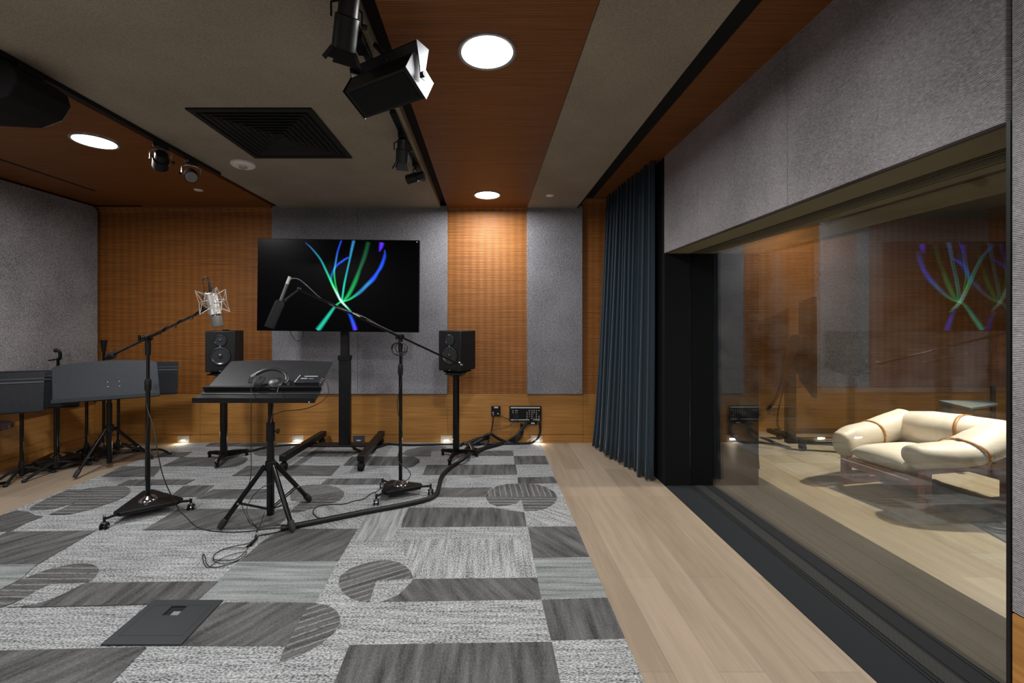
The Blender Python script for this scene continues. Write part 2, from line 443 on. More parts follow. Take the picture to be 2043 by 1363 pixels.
# window lining: sill, soffit, jambs with their grooves
m = MB(); m.bb(XR+.002, XB0, OY0, OY1, -.1, .002); m.bb(XB0, XF, -.6, YB, -.1, .002); st(m.build('trim_1', SILL))
m = MB(); m.bb(XR+.03, XB0, OY0, OY1, OZ-.004, OZ); st(m.build('trim_2', SOFFIT))
m = MB()
for y0, y1 in ((OY1-.004, OY1), ):
    m.bb(XR+.002, 1.722, y0-.006, y1, .002, OZ-.004); m.bb(1.745, 1.965, y0-.006, y1, .002, OZ-.004); m.bb(1.985, XB0, y0-.006, y1, .002, OZ-.004)
st(m.build('trim_3', JAMB))
m = MB(); m.bb(XR+.002, XB0, OY0-.012, OY0, .002, OZ-.004); st(m.build('trim_4', JAMB))
m = MB(); m.bb(XR-.002, XR+.03, OY0-.012, OY0-.002, 0, OZ); st(m.build('trim_5', BLACK))
GR = plain('perforated_strip', srgb(20, 21, 22), .8)
def perf_mat(name, base, hole):
    k = NT(name); br = k.n('ShaderNodeTexBrick'); k.l(k.coord(rot=(0, 0, PI/2)), br.inputs['Vector']); br.offset = .5
    for kk, vv in (('Scale', 1.0), ('Mortar Size', .0035), ('Mortar Smooth', .0), ('Bias', 0.0), ('Brick Width', .026), ('Row Height', .011)): br.inputs[kk].default_value = vv
    k.l(k.mix(br.outputs['Fac'], hole, base), k.b.inputs['Base Color']); k.b.inputs['Roughness'].default_value = .85; return k.m
PERF1 = perf_mat('slotted_sill_strip', srgb(36, 38, 42), srgb(9, 9, 10))
PERF2 = perf_mat('slotted_soffit_strip', srgb(60, 56, 44), srgb(30, 28, 20))
for z, mt in ((.0025, PERF1), (OZ-.0065, PERF2)):
    m = MB(); m.bb(1.765, 1.84, OY0+.01, OY1-.01, z, z+.002); st(m.build('trim_6', mt))
    m = MB(); m.bb(1.722, 1.728, OY0+.01, OY1-.01, z, z+.0025); m.bb(1.742, 1.748, OY0+.01, OY1-.01, z, z+.0025)
    m.bb(1.958, 1.964, OY0+.01, OY1-.01, z, z+.0025); m.bb(1.978, 1.984, OY0+.01, OY1-.01, z, z+.0025); m.bb(1.862, 1.865, OY0+.01, OY1-.01, z, z+.0025)
    st(m.build('trim_7', GROOVE))
SILL2 = plain('olive_sill_felt', srgb(58, 60, 56), .9, 0, .15, .25, 500)
m = MB(); m.bb(2.012, XF, OY0+.01, OY1+.6, .002, .003); st(m.build('trim_10', SILL2))
m = MB(); m.bb(2.12, 2.19, OY0+.01, OY1-.01, .0032, .0042); st(m.build('trim_11', PERF1))
m = MB(); m.bb(2.262, 2.267, OY0+.01, OY1-.01, .0032, .0042); m.bb(2.05, 2.054, OY0+.01, OY1-.01, .0032, .0042); st(m.build('trim_12', GROOVE))
m = MB(); m.prism([(1.754, OY0, .002), (1.766, OY0, .002), (1.731, OY1-.006, .002), (1.719, OY1-.006, .002)], (0, 0, OZ-.008)); st(m.build('window_1', GLASS1), 'near pane of the double studio window')
m = MB(); m.prism([(2.000, OY0, .002), (2.012, OY0, .002), (1.966, OY1-.006, .002), (1.954, OY1-.006, .002)], (0, 0, OZ-.008)); st(m.build('window_2', GLASS2), 'far pane of the double studio window')

# ---------------------------------------------------------------- ceiling
def ceil(x0, x1, y0, y1, z0, z1, mat, name='ceiling', bevel=.002):
    m = MB(); m.bb(x0, x1, y0, y1, z0, z1); return st(m.build(name, mat, bevel=bevel))
ceil(XL-.1, 2.2, YN, BY+.1, 2.90, 3.0, BLACKM)
for y0, y1 in ((3.05, BY-.035), (-.6, 3.048), (YN, -.602)):
    ceil(-2.36, -.535, y0, y1, 2.695, 2.80, FABC)
ceil(.457, 1.035, YN, BY-.035, 2.695, 2.78, FABC)
ceil(-.455, .455, YN, BY-.06, 2.70, 2.75, WOODC, bevel=0)
ceil(-3.90, -2.425, YN, BY-.07, 2.70, 2.75, WOODC, bevel=0)
ceil(XL, -3.93, YN, BY-.07, 2.712, 2.75, WOODC, bevel=0)
ceil(-3.925, -3.895, YN, 4.25, 2.698, 2.76, GROOVE, bevel=0)
ceil(1.20, XR+.03, YN, BY-.05, ZT, 2.85, WOODC, bevel=0)
m = MB(); m.bb(-.535, -.455, YN, BY, 2.76, 2.80); m.bb(-2.425, -2.36, YN, BY, 2.74, 2.80); m.bb(1.035, 1.20, YN, BY, 2.805, 2.86)
st(m.build('trim_8', GROOVE))
m = MB(); m.bb(1.022, 1.04, YN, BY-.03, 2.692, 2.86); st(m.build('trim_9', BLACKM))

# ---------------------------------------------------------------- carpet
m = MB(); keys = list(CARP); mats = [CARP[k] for k in keys]
Z0 = .005
m.mi = 0; m.bb(-3.50, .607, -1.8, BY-.004, 0.0005, Z0)
crops = {'A': (600, 940, 2.724), 'C': (840, 870, 6.197), 'E': (560, 870, 6.197), 'D': (280, 870, 6.197), 'F': (0, 900, 6.197), 'G': (0, 1080, 4.8175), 'H': (380, 1080, 4.8175), 'P': (0, 0, 1)}
layer = [0]
def patch(kind, crop, pts):
    ox, oy, s = crops[crop]; layer[0] += 1
    z = Z0+.0001*layer[0]
    q = [FL(ox+u/s, oy+v/s, 0) for u, v in pts]
    q = [Vector((min(max(p.x, -3.499), .606), min(max(p.y, .6), BY-.01), z)) for p in q]
    m.mi = keys.index(kind); m.flat(q)
def smooth_poly(pts, k=4):
    return [tuple(p) for p in catmull([Vector((a, b, 0)).to_3d() for a, b in pts], k, True)]
def sp(pts): return [(p[0], p[1]) for p in smooth_poly(pts)]
patch('LV', 'A', [(540, 375), (1260, 375), (1285, 585), (610, 590)])
patch('LD', 'C', [(1300, 955), (1440, 920), (1640, 850), (1700, 740), (1850, 980), (1900, 1120), (1315, 1125)])
patch('LD', 'E', [(120, 960), (600, 860), (1100, 930), (960, 1155), (180, 1155)])
patch('DV', 'A', [(575, 202), (1050, 202), (1120, 215), (1215, 228), (1228, 305), (545, 310)])
patch('DE', 'A', [(1235, 308), (1510, 305), (1572, 472), (1265, 478)])
patch('MH', 'A', [(1265, 478), (1580, 475), (1672, 690), (1305, 700)])
patch('DV', 'A', [(1308, 705), (1675, 693), (1785, 918), (1360, 928)])
patch('DV', 'A', [(265, 952), (1365, 935), (1410, 1152), (1440, 1300), (120, 1300), (185, 1152)])
patch('DE', 'A', [(610, 592), (1285, 585), (1308, 704), (430, 718), (470, 705), (530, 680), (570, 640), (600, 610)])
patch('SD', 'A', [(430, 492), (470, 490), (530, 500), (575, 525), (600, 555), (612, 590), (410, 602), (375, 717), (330, 716), (290, 706), (250, 685), (222, 655), (208, 620), (208, 590), (225, 566), (260, 540), (330, 510)])
patch('MV', 'A', [(360, 225), (590, 200), (495, 385), (285, 390)])
patch('MH', 'P', [(475, 1123), (675, 1122), (629, 1206), (395, 1200)])
patch('DD', 'P', [(583, 1057), (714, 1057), (675, 1122), (477, 1123), (520, 1085), (555, 1062)])
patch('DD', 'P', [(450, 1204), (629, 1206), (655, 1211), (670, 1220), (678, 1232), (679, 1246), (668, 1264), (640, 1288), (600, 1310), (556, 1327), (569, 1292), (300, 1292)])
patch('SD', 'P', [(629, 1206), (655, 1211), (670, 1220), (678, 1232), (679, 1246), (668, 1264), (640, 1288), (600, 1310), (556, 1327), (569, 1298), (590, 1255), (612, 1215)])
patch('DV', 'C', [(75, 367), (1170, 362), (1190, 487), (15, 492)])
patch('DV', 'C', [(1145, 255), (1535, 252), (1580, 358), (1160, 360)])
patch('DE', 'C', [(500, 190), (1135, 190), (1145, 252), (480, 255)])
patch('DV', 'C', [(1195, 520), (1640, 512), (1690, 590), (1200, 600)])
patch('DD', 'C', [(240, 650), (880, 645), (820, 700), (800, 762), (180, 762)])
patch('SV', 'C', [(800, 762), (808, 730), (850, 680), (940, 630), (1070, 602), (1190, 598), (1300, 596), (1450, 612), (1570, 652), (1650, 706), (1682, 762)])
patch('SH', 'C', [(800, 762), (1682, 762), (1682, 790), (1640, 850), (1550, 905), (1440, 933), (1275, 937), (1240, 790), (1180, 835), (1090, 866), (940, 880), (850, 842), (808, 790)])
patch('SH', 'C', [(-240, 230), (-170, 180), (0, 140), (150, 125), (300, 140), (355, 185), (130, 190), (120, 262), (-150, 262)])
patch('DH', 'E', [(30, 375), (740, 375), (625, 500), (5, 500)])
patch('DV', 'E', [(880, 262), (1650, 262), (1715, 300), (1720, 330), (1640, 390), (1550, 402), (1500, 374), (770, 374)])
patch('DV', 'E', [(580, 535), (1260, 535), (1260, 608), (490, 612)])
patch('DV', 'E', [(290, 200), (1000, 200), (850, 262), (200, 262)])
patch('SD', 'E', [(110, 700), (150, 650), (280, 622), (420, 612), (600, 620), (720, 655), (785, 705), (785, 740), (760, 780), (120, 780)])
patch('SH', 'E', [(120, 780), (760, 780), (700, 822), (580, 850), (420, 900), (200, 962), (110, 955), (250, 820), (130, 810)])
patch('DD', 'D', [(300, 205), (640, 205), (530, 270), (180, 270)])
patch('DD', 'D', [(500, 272), (1310, 272), (1330, 300), (1290, 340), (1190, 385), (920, 415), (900, 382), (270, 382)])
patch('DD', 'D', [(1320, 380), (1859, 380), (1859, 505), (1135, 505)])
patch('DV', 'D', [(-60, 548), (680, 548), (560, 612), (-260, 620)])
patch('DV', 'D', [(530, 630), (920, 620), (740, 760), (360, 770)])
patch('DD', 'D', [(900, 672), (1640, 668), (1600, 785), (680, 785)])
patch('DD', 'D', [(470, 915), (1860, 915), (1780, 1060), (1640, 1165), (40, 1178)])
patch('DD', 'D', [(870, 95), (1700, 95), (1640, 135), (800, 135)])
patch('SH', 'D', [(1390, 205), (1420, 180), (1500, 150), (1620, 138), (1859, 138), (1859, 240), (1480, 255), (1410, 240)])
patch('DD', 'F', [(1500, 200), (2000, 200), (1900, 325), (1250, 328)])
patch('DV', 'F', [(1600, 370), (1900, 370), (1860, 438), (1440, 438)])
patch('SH', 'F', [(840, 490), (1010, 490), (1150, 465), (1300, 450), (1540, 450), (1600, 470), (1615, 500), (1590, 550), (1450, 622), (1220, 702), (1040, 755), (850, 798), (600, 802), (960, 640), (700, 720), (540, 738), (360, 742), (380, 710), (430, 680), (560, 610), (700, 550)])
patch('DD', 'F', [(0, 815), (200, 747), (360, 770), (440, 810), (540, 822), (330, 900), (130, 1008), (-400, 1012), (-400, 990)])
patch('DD', 'F', [(90, 1015), (1180, 1000), (860, 1190), (560, 1363), (400, 1460), (-900, 1470), (-600, 1330), (-200, 1150)])
patch('MH', 'G', [(-300, 240), (350, 238), (200, 380), (0, 480), (-500, 700), (-800, 700)])
patch('SH', 'G', [(700, 232), (800, 228), (870, 235), (930, 255), (950, 285), (930, 330), (900, 365), (840, 412), (500, 425), (360, 490), (230, 570), (0, 655), (-200, 700), (-420, 690), (-300, 620), (0, 490), (200, 385), (450, 290), (600, 255)])
patch('LH', 'G', [(500, 427), (820, 416), (660, 500), (480, 580), (330, 625), (160, 650), (60, 650), (230, 570), (360, 490)])
patch('DV', 'G', [(850, 415), (2098, 400), (1903, 580), (1450, 622), (160, 655), (330, 627), (480, 582), (660, 502), (760, 455)])
patch('DD', 'P', [(-120, 1306), (293, 1295), (226, 1363), (150, 1430), (-250, 1430)])
car = m.build('carpet', mats, recalc=False, sharp=60)
tag(car, 'large grey patchwork tile carpet with stripes and circles covering the studio floor', 'carpet')

# ================================================================= control room beyond the window
m = MB(); m.bb(XB0, XB1, YB+.05, YB+.15, -.1, 3.0); st(m.build('wall_far_room_back', BLACKM))
m = MB(); m.bb(XB0, XB1, YB, YB+.05, .0, ZW); st(m.build('wall_far_room_back', WOODW, bevel=.001))
for a, b in ((XB0, 4.15), (4.15, 4.85), (4.853, XB1)):
    m = MB(); m.bb(a, b, YB-.01, YB+.05, ZW+.003, 2.7); st(m.build('wall_far_room_back', FABW if a == 4.15 else WOODR))
m = MB(); m.bb(XB1, XB1+.1, YN, YB+.1, -.1, 3.0); st(m.build('wall_far_room_right', FABW))
m = MB(); m.bb(XB0, XB1, YN, YB, 2.7, 2.8); st(m.build('ceiling', plain('far_room_ceiling', srgb(70, 64, 56), .9)))
m = MB(); m.bb(XF, XB1, YN, -.6, -.1, 0); st(m.build('floor', FLOORB))
# ================================================================= curtain
VELV = plain('slate_blue_velvet', srgb(45, 58, 68), .85, 0, .2, .15, 200)
_k = VELV.node_tree.nodes['Principled BSDF']; _k.inputs['Sheen Weight'].default_value = .35; _k.inputs['Sheen Roughness'].default_value = .4
VELVD = plain('dark_velvet', srgb(32, 34, 38), .9, 0, .2, .15, 200)
def curtain(name, bot, top, z0, z1, folds, amp, mat, label, seed=3, flip=1):
    rr = random.Random(seed); n = folds*14
    ph = []; x = 0
    for i in range(folds): ph.append(rr.uniform(.7, 1.35))
    tot = sum(ph); cum = [0]
    for q in ph: cum.append(cum[-1]+q/tot)
    m = MB(); rows = []; zs = [z0+(z1-z0)*i/16 for i in range(17)]
    for zi, z in enumerate(zs):
        t = zi/16; row = []
        A = Vector(bot[0]).lerp(Vector(top[0]), t**.8); B = Vector(bot[1]).lerp(Vector(top[1]), t**.8)
        d = (B-A); nrm = Vector((-d.y, d.x)).normalized()*flip
        for i in range(n+1):
            s = i/n
            k = 0
            while k < folds-1 and cum[k+1] < s: k += 1
            u = (s-cum[k])/(cum[k+1]-cum[k])
            a = amp*(1.15-.5*t)*(.75+.5*((k*37) % 10)/10)
            sway = .012*math.sin(3*t+k)*(1-t)
            p = A+d*s+nrm*(a*math.sin(2*PI*u)+sway)+d.normalized()*(a*.35*math.sin(4*PI*u))
            row.append((p.x, p.y, z+(.006*math.sin(k*2.1) if zi == 0 else 0)))
        rows.append(row)
    m.grid(rows)
    o = m.build(name, mat, recalc=False, sharp=180)
    s = o.modifiers.new('thickness', 'SOLIDIFY'); s.thickness = .003
    return tag(o, label, 'curtain')
curtain('curtain', ((1.20, 4.80), (1.455, 3.72)), ((1.36, 4.82), (1.455, 3.70)), .012, 2.795, 13, .055, VELV, 'floor-length slate blue velvet curtain gathered beside the black end of the window')
curtain('curtain', ((2.56, 4.0), (2.62, 5.2)), ((2.44, 3.98), (2.50, 5.2)), .012, 2.68, 12, .035, VELVD, 'dim dark curtain hanging behind the window glass in the far room')

# ================================================================= ceiling lights
DISC = emis_mat('downlight_diffuser', (1, .975, .95), 14.0)
RINGM = plain('downlight_ring', srgb(150, 148, 146), .35, .6)
def downlight(x, y, label, rot=0, power=46):
    t = thing('downlight', label, 'ceiling light', (x, y, 2.70), 'round recessed downlights in the wooden ceiling strips')
    m = MB(); m.loft([((x, y, 2.698), .124), ((x, y, 2.6955), .124)], 48); m.build('diffuser', DISC, t)
    m = MB()
    pr = [(.124, 2.6995), (.124, 2.694), (.135, 2.691), (.143, 2.694), (.1435, 2.6995)]
    rows = [[(x+r*math.cos(2*PI*i/48), y+r*math.sin(2*PI*i/48), z) for i in range(49)] for r, z in pr]
    m.grid(rows); m.build('trim_ring', RINGM, t)
    L = bpy.data.lights.new('downlight_lamp', 'AREA'); L.shape = 'DISK'; L.size = .23; L.energy = power*.75; L.color = (1, .985, .97)
    L.spread = math.radians(175)
    lo = bpy.data.objects.new('downlight_lamp', L); COL.objects.link(lo); lo.parent = t; lo.location = (0, 0, -.012)
    return t
downlight(0, 2.058, 'large glowing round downlight nearest the camera in the central wood strip')
downlight(0, 4.385, 'glowing round downlight close to the back wall in the central wood strip', 0, 38)
downlight(-2.835, 3.078, 'glowing round downlight in the left wood ceiling strip')
for x, y in ((0, -.27), (0, -2.2), (-2.835, .75), (-2.835, -1.6)):
    downlight(x, y, 'round downlight further back along the ceiling, behind the camera', 0, 46)
downlight(4.7, 3.2, 'added round fill light in the far room ceiling beyond the window, outside the frame', 0, 42)  # unseen lamp added to brighten the far room
# sprinkler caps, smoke detector
for x, y, lab in ((-2.858, 4.218, 'small white round cap on the left wood ceiling strip'), (.645, 4.385, 'small white round cap on the right cloth ceiling by the back wall')):
    z = 2.70 if x < 0 else 2.695
    m = MB(); m.loft([((x, y, z+.001), .040), ((x, y, z-.004), .040), ((x, y, z-.007), .034)], 28)
    tag(m.build('sprinkler_cap', WHITEP, org=(x, y, z)), lab, 'sprinkler cap')
x, y = -2.007, 3.50
t = thing('smoke_detector', 'white round fire detector on the cloth ceiling beside the black vent', 'smoke detector', (x, y, 2.695))
m = MB(); m.loft([((x, y, 2.696), .092), ((x, y, 2.680), .092), ((x, y, 2.670), .078)], 36); m.build('housing', WHITEP, t)
m = MB(); m.loft([((x, y, 2.672), .032), ((x, y, 2.662), .032), ((x, y, 2.655), .022)], 24); m.build('lens', plain('clear_lens', srgb(180, 180, 182), .08, .3), t)
def text(body, loc, rot, size, mat, parent=None, bold=0, name='lettering', ext=.0004, align='CENTER', sx=1):
    c = bpy.data.curves.new(name, 'FONT'); c.body = body; c.size = size; c.extrude = ext; c.offset = bold
    c.align_x = align; c.align_y = 'CENTER'
    o = bpy.data.objects.new(name, c); COL.objects.link(o); c.materials.append(mat)
    if parent: o.parent = parent; o.location = Vector(loc)-ORG[parent.name]
    else: o.location = loc
    o.rotation_euler = rot; bpy.context.view_layer.update()
    me = bpy.data.meshes.new_from_object(o.evaluated_get(bpy.context.evaluated_depsgraph_get())); me.name = name
    q = bpy.data.objects.new(name, me); COL.objects.link(q); q.parent = parent; q.location = o.location.copy(); q.rotation_euler = rot
    if not me.materials: me.materials.append(mat)
    bpy.data.objects.remove(o); return q
text('FIRE', (x-.035, y-.045, 2.6725), (PI, 0, 0), .034, plain('detector_print', srgb(120, 60, 55), .6), t)

# ---------------------------------------------------------------- ceiling diffuser
a, b, c, d = CE(373, 210), CE(628, 215), CE(702, 312), CE(505, 309)
vx0, vx1, vy0, vy1 = -1.83, -1.065, 2.58, 3.36
t = thing('ceiling_vent', 'square black louvred air vent set in the cloth ceiling', 'vent', ((vx0+vx1)/2, (vy0+vy1)/2, 2.695))
m = MB(); m.bb(vx0, vx1, vy0, vy1, 2.6925, 2.6945); m.build('backing', plain('vent_black', srgb(8, 8, 8), .8), t)
def ringbox(m, x0, x1, y0, y1, w, z0, z1):
    m.bb(x0, x1, y0, y0+w, z0, z1); m.bb(x0, x1, y1-w, y1, z0, z1); m.bb(x0, x0+w, y0+w, y1-w, z0, z1); m.bb(x1-w, x1, y0+w, y1-w, z0, z1)
VB = plain('vent_paint', srgb(13, 13, 12), .7)
m = MB(); ringbox(m, vx0, vx1, vy0, vy1, .035, 2.683, 2.6935); m.build('frame', VB, t)
m = MB()
for i in range(8):
    o = .055+.04*i
    for (p0, p1, q0, q1) in (((vx0+o, vy0+o), (vx1-o, vy0+o), (0, .022), None), ((vx1-o, vy0+o), (vx1-o, vy1-o), (-.022, 0), None), ((vx1-o, vy1-o), (vx0+o, vy1-o), (0, -.022), None), ((vx0+o, vy1-o), (vx0+o, vy0+o), (.022, 0), None)):
        A = Vector((*p0, 2.683)); B = Vector((*p1, 2.683)); q = Vector((q0[0], q0[1], .009)); s_ = (B-A).normalized()*.022
        m.grid([[A, B], [A+q+s_, B+q-s_]])
o = m.build('louvres', VB, t, recalc=False)
sm = o.modifiers.new('thickness', 'SOLIDIFY'); sm.thickness = .0015

# ---------------------------------------------------------------- tracks and fixtures
def track(name, x, y0, y1, label, z=2.695):
    m = MB(); m.bb(x-.018, x+.018, y0, y1, z-.028, z); m.mi = 0
    o = m.build(name, BLACK, bevel=.002, org=(x, (y0+y1)/2, z)); return tag(o, label, 'light track')
track('light_track', -.575, .55, 2.09, 'near black lighting track on the cloth ceiling beside the central wood strip')
track('light_track', -.578, 2.60, 3.86, 'far black lighting track on the cloth ceiling beside the central wood strip')
track('light_track', -2.335, .6, 3.71, 'long black lighting track at the left edge of the cloth ceiling')
def spot(name, x, y, zt, aim, L, r, label, doors=True, chrome=False, lensm=None, drop=.07):
    t = thing(name, label, 'spotlight', (x, y, zt))
    ax = Vector(aim).normalized(); c = Vector((x, y, zt-drop-r*.9))
    m = MB(); m.bb(x-.02, x+.02, y-.05, y+.05, zt-.03, zt-.001); m.build('track_adapter', BLACK, t, .002)
    sd = ax.cross(Vector((0, 0, 1))).normalized()
    m = MB(); m.tube([(x, y, zt-.028), (x, y, zt-.04)], .008)
    w = r+.012
    m.tube([c+sd*w, c+sd*w+Vector((0, 0, w*.9)), Vector((x, y, zt-.04))+sd*w*.5, Vector((x, y, zt-.04))-sd*w*.5, c-sd*w+Vector((0, 0, w*.9)), c-sd*w], .0045, 6)
    m.build('yoke', CHROME if chrome else BLACK, t)
    m = MB(); m.loft([(c-ax*L*.5, r*.72), (c-ax*L*.42, r*.8), (c-ax*L*.1, r*.82), (c-ax*L*.08, r), (c+ax*L*.5, r), ], 22)
    hd = m.build('lamp_head', BLACK, t)
    m = MB(); m.loft([(c+ax*L*.5, r*.86), (c+ax*(L*.5+.002), r*.86)], 20); m.build('lens', lensm or plain('dark_lens', srgb(40, 42, 46), .1), hd)
    if doors:
        up = sd.cross(ax)
        m = MB()
        for dv, ov in ((sd, up), (-sd, up), (up, sd), (-up, sd)):
            A = c+ax*L*.5+dv*r*.92
            out = (ax*.85+dv*.45).normalized()*r*1.2
            m.prism([A-ov*r*.7, A+ov*r*.7, A+ov*r*1.05+out, A-ov*r*1.05+out], dv*.002)
        m.build('barn_doors', BLACKM, t)
    m = MB(); m.cyl(c+sd*w, c+sd*(w+.018), .010); m.build('knob', BLACK, t)
    return t
spot('track_spotlight', -.54, 1.64, 2.667, (-.3, .5, -.8), .19, .046, 'large black spotlight with open barn doors on the near end of the track', True, False)
spot('track_spotlight', -.578, 2.90, 2.667, (-.12, .45, -.9), .15, .042, 'black spotlight with barn doors halfway along the far track')
spot('track_spotlight', -.578, 3.44, 2.667, (-.9, .2, -.2), .15, .038, 'small black spotlight aimed left at the far end of the track', False)
spot('track_spotlight', -2.335, 3.05, 2.667, (-.6, .7, -.5), .13, .05, 'black round spotlight with bright yoke seen from behind on the left track', False, True)
spot('track_spotlight', -2.335, 3.36, 2.667, (.55, -.75, -.6), .11, .048, 'round spotlight with chrome ring facing the room on the left track', False, True, plain('grey_lens', srgb(120, 118, 112), .25))
# soft panel light with pale end brackets
c = Vector((-.455, 1.95, 2.47)); yaw = -.53
R = RZ(yaw) @ RX(-.5)
t = thing('panel_light', 'black rectangular stage light with a pale metal end bracket hanging by the central strip', 'stage light', (-.55, 1.93, 2.667))
m = MB(); m.box(c, (.37, .15, .105), R); m.build('housing', BLACK, t, .004)
m = MB(); m.box(c+R @ Vector((0, 0, -.054)), (.33, .12, .004), R); m.build('face', BLACKM, t)
for s_, mt in ((1, STEELW), (-1, BLACK)):
    m = MB(); m.box(c+R @ Vector((s_*.188, 0, 0)), (.004, .158, .112), R); m.build('end_plate', mt, t, .001)
top = Vector((-.56, 1.90, 2.64))
Ry = RZ(yaw)
for s_, mt in ((1, STEELW), (-1, BLACK)):
    e = c+R @ Vector((s_*.20, 0, 0)); u = Ry @ Vector((s_*.20, 0, 0))+Vector((c.x, c.y, 2.60))
    m = MB(); sidev = Ry @ Vector((0, .028, 0)); side2 = Ry @ Vector((0, .016, 0))
    m.prism([e-side2-Vector((0, 0, .02)), e+side2-Vector((0, 0, .02)), e+side2*1.1+Vector((0, 0, .02)), u+sidev*1.5, u-sidev*1.5, e-side2*1.1+Vector((0, 0, .02))], Ry @ Vector((s_*.004, 0, 0)))
    ar = m.build('bracket_arm', mt, t)
    m = MB(); m.cyl(e, e+Ry @ Vector((s_*.014, 0, 0)), .012); m.build('knob', BLACKM, ar)
m = MB()
u0 = Ry @ Vector((-.20, 0, 0))+Vector((c.x, c.y, 2.60)); u1 = Ry @ Vector((.20, 0, 0))+Vector((c.x, c.y, 2.60))
for u in (u0, u1): pass
m.box((u0+u1)/2, (.40, .075, .004), Ry)
m.cyl((c.x, c.y, 2.60), (c.x-.06, c.y, 2.667), .011); m.bb(-.60, -.55, 1.87, 1.99, 2.64, 2.667)
m.build('yoke_bar', BLACK, t)
m = MB(); m.box(c+R @ Vector((-.06, .06, .075)), (.16, .05, .05), R); m.build('driver_box', BLACK, t, .003)
# black loudspeaker-like box at the upper left
t = thing('ceiling_speaker', 'black chamfered box hanging from the ceiling in the top left corner', 'ceiling speaker', (-2.45, 2.15, 2.667))
m = MB(); yy = 2.13
pts = [(-2.92, 2.46), (-2.38, 2.43), (-2.27, 2.47), (-2.225, 2.545), (-2.24, 2.60), (-2.30, 2.645), (-2.92, 2.66)]
m.prism([(x_, 2.02, z_) for x_, z_ in pts], (0, .26, 0)); m.build('cabinet', BLACKM, t, .006)
m = MB(); m.bb(-2.88, -2.36, 2.012, 2.02, 2.485, 2.63); m.build('grille', plain('black_grille', srgb(24, 25, 27), .8), t, .002)
m = MB(); m.bb(-2.39, -2.29, 2.08, 2.2, 2.64, 2.668); m.build('mount', BLACK, t, .002)
# ================================================================= step lights, plates, wall panels
def step_light(px, label, on=True):
    X = (px-CX)*BY/F
    t = thing('step_light', label, 'step light', (X, BY, .05), 'step lights along the foot of the back wall')
    m = MB(); z0, z1 = .012, .085; y = BY-.006
    m.bb(X-.068, X+.068, y, BY-.0005, z0, z1)
    m.build('faceplate', STEELW if not on else NICKEL, t, .002)
    m = MB(); m.bb(X-.022, X+.022, y-.004, y, .024, .036)
    m.build('lens', emis_mat('step_light_led', (1, .9, .72), 12 if on else 0.0) if on else LABELW, t, .001)
    if on:
        L = bpy.data.lights.new('step_lamp', 'AREA'); L.shape = 'RECTANGLE'; L.size = .06; L.size_y = .02; L.energy = .9; L.color = (1, .85, .62)
        lo = bpy.data.objects.new('step_lamp', L); COL.objects.link(lo); lo.parent = t; lo.location = (0, -.016, -.008); lo.rotation_euler = (math.radians(-50), 0, 0)
    return t
step_light(366, 'lit step light in the baseboard below the left speaker side')
step_light(594, 'lit step light in the baseboard behind the near music stand pole')
step_light(891, 'lit step light in the baseboard just left of the right speaker stand')
step_light(1071, 'lit step light in the baseboard under the large wall connector panel')
step_light(716, 'unlit pale metal plate in the baseboard beside the screen stand pole', False)
# small connector box
def jack(m, x, y, z, r=.009): m.loft([((x, y, z), r), ((x, y-.006, z), r*.9)], 12)
t = thing('wall_socket', 'small square black connector plate low on the back wall', 'wall socket', P(989, 820, BY))
a = P(980, 810, BY); b = P(998.5, 829.5, BY)
m = MB(); m.bb(a.x, b.x, BY-.03, BY-.0005, b.z, a.z); m.build('housing', BLACK, t, .002)
m = MB(); m.bb(a.x+.034, a.x+.078, BY-.032, BY-.03, a.z-.02, a.z-.004); m.build('label_strip', LABELW, t)
for x_, z_ in ((a.x+.02, a.z-.07), (a.x+.025, b.z+.02), (b.x-.03, b.z+.03)):
    m = MB(); jack(m, x_, BY-.03, z_); m.build('jack', NICKEL, t)
t = thing('connector_panel', 'wide black wall panel full of audio sockets low on the back wall', 'connector panel', P(1048, 825, BY))
a = P(1016, 810, BY); b = P(1080, 840, BY)
m = MB(); m.bb(a.x, b.x, BY-.02, BY-.0005, b.z, a.z); m.build('housing', BLACK, t, .002)
m = MB(); m.bb(a.x+.015, b.x-.018, BY-.0215, BY-.02, a.z-.023, a.z-.010); m.bb(a.x+.015, b.x-.14, BY-.0215, BY-.02, b.z+.012, b.z+.022); m.bb(b.x-.10, b.x-.02, BY-.0215, BY-.02, b.z+.012, b.z+.022)
m.build('label_strip', LABELW, t)
rr = random.Random(4)
for i, fx in enumerate((.11, .2, .24, .55, .62, .70, .77, .84, .92)):
    for j in range(5 if i > 2 else 2):
        if rr.random() < .85: m = MB(); jack(m, a.x+fx*(b.x-a.x), BY-.02, a.z-.05-.022*j, .007); m.build('jack', NICKEL, t)
for fx in (.13, .2, .24, .6, .74):
    m = MB(); m.tube([(a.x+fx*(b.x-a.x), BY-.022, a.z-.05), (a.x+(fx+.01)*(b.x-a.x), BY-.06, b.z+.04), (a.x+(fx+.04)*(b.x-a.x), BY-.05, b.z-.01)], .0035, 6, smooth=4); m.build('patch_lead', CABLET, t)
m = MB(); m.bb(b.x-.17, b.x-.05, BY-.03, BY-.0005, b.z-.035, b.z); sb = m.build('lower_box', BLACK, t, .002)
m = MB(); m.bb(b.x-.12, b.x-.08, BY-.032, BY-.03, b.z-.027, b.z-.012); m.build('label', LABELW, sb)
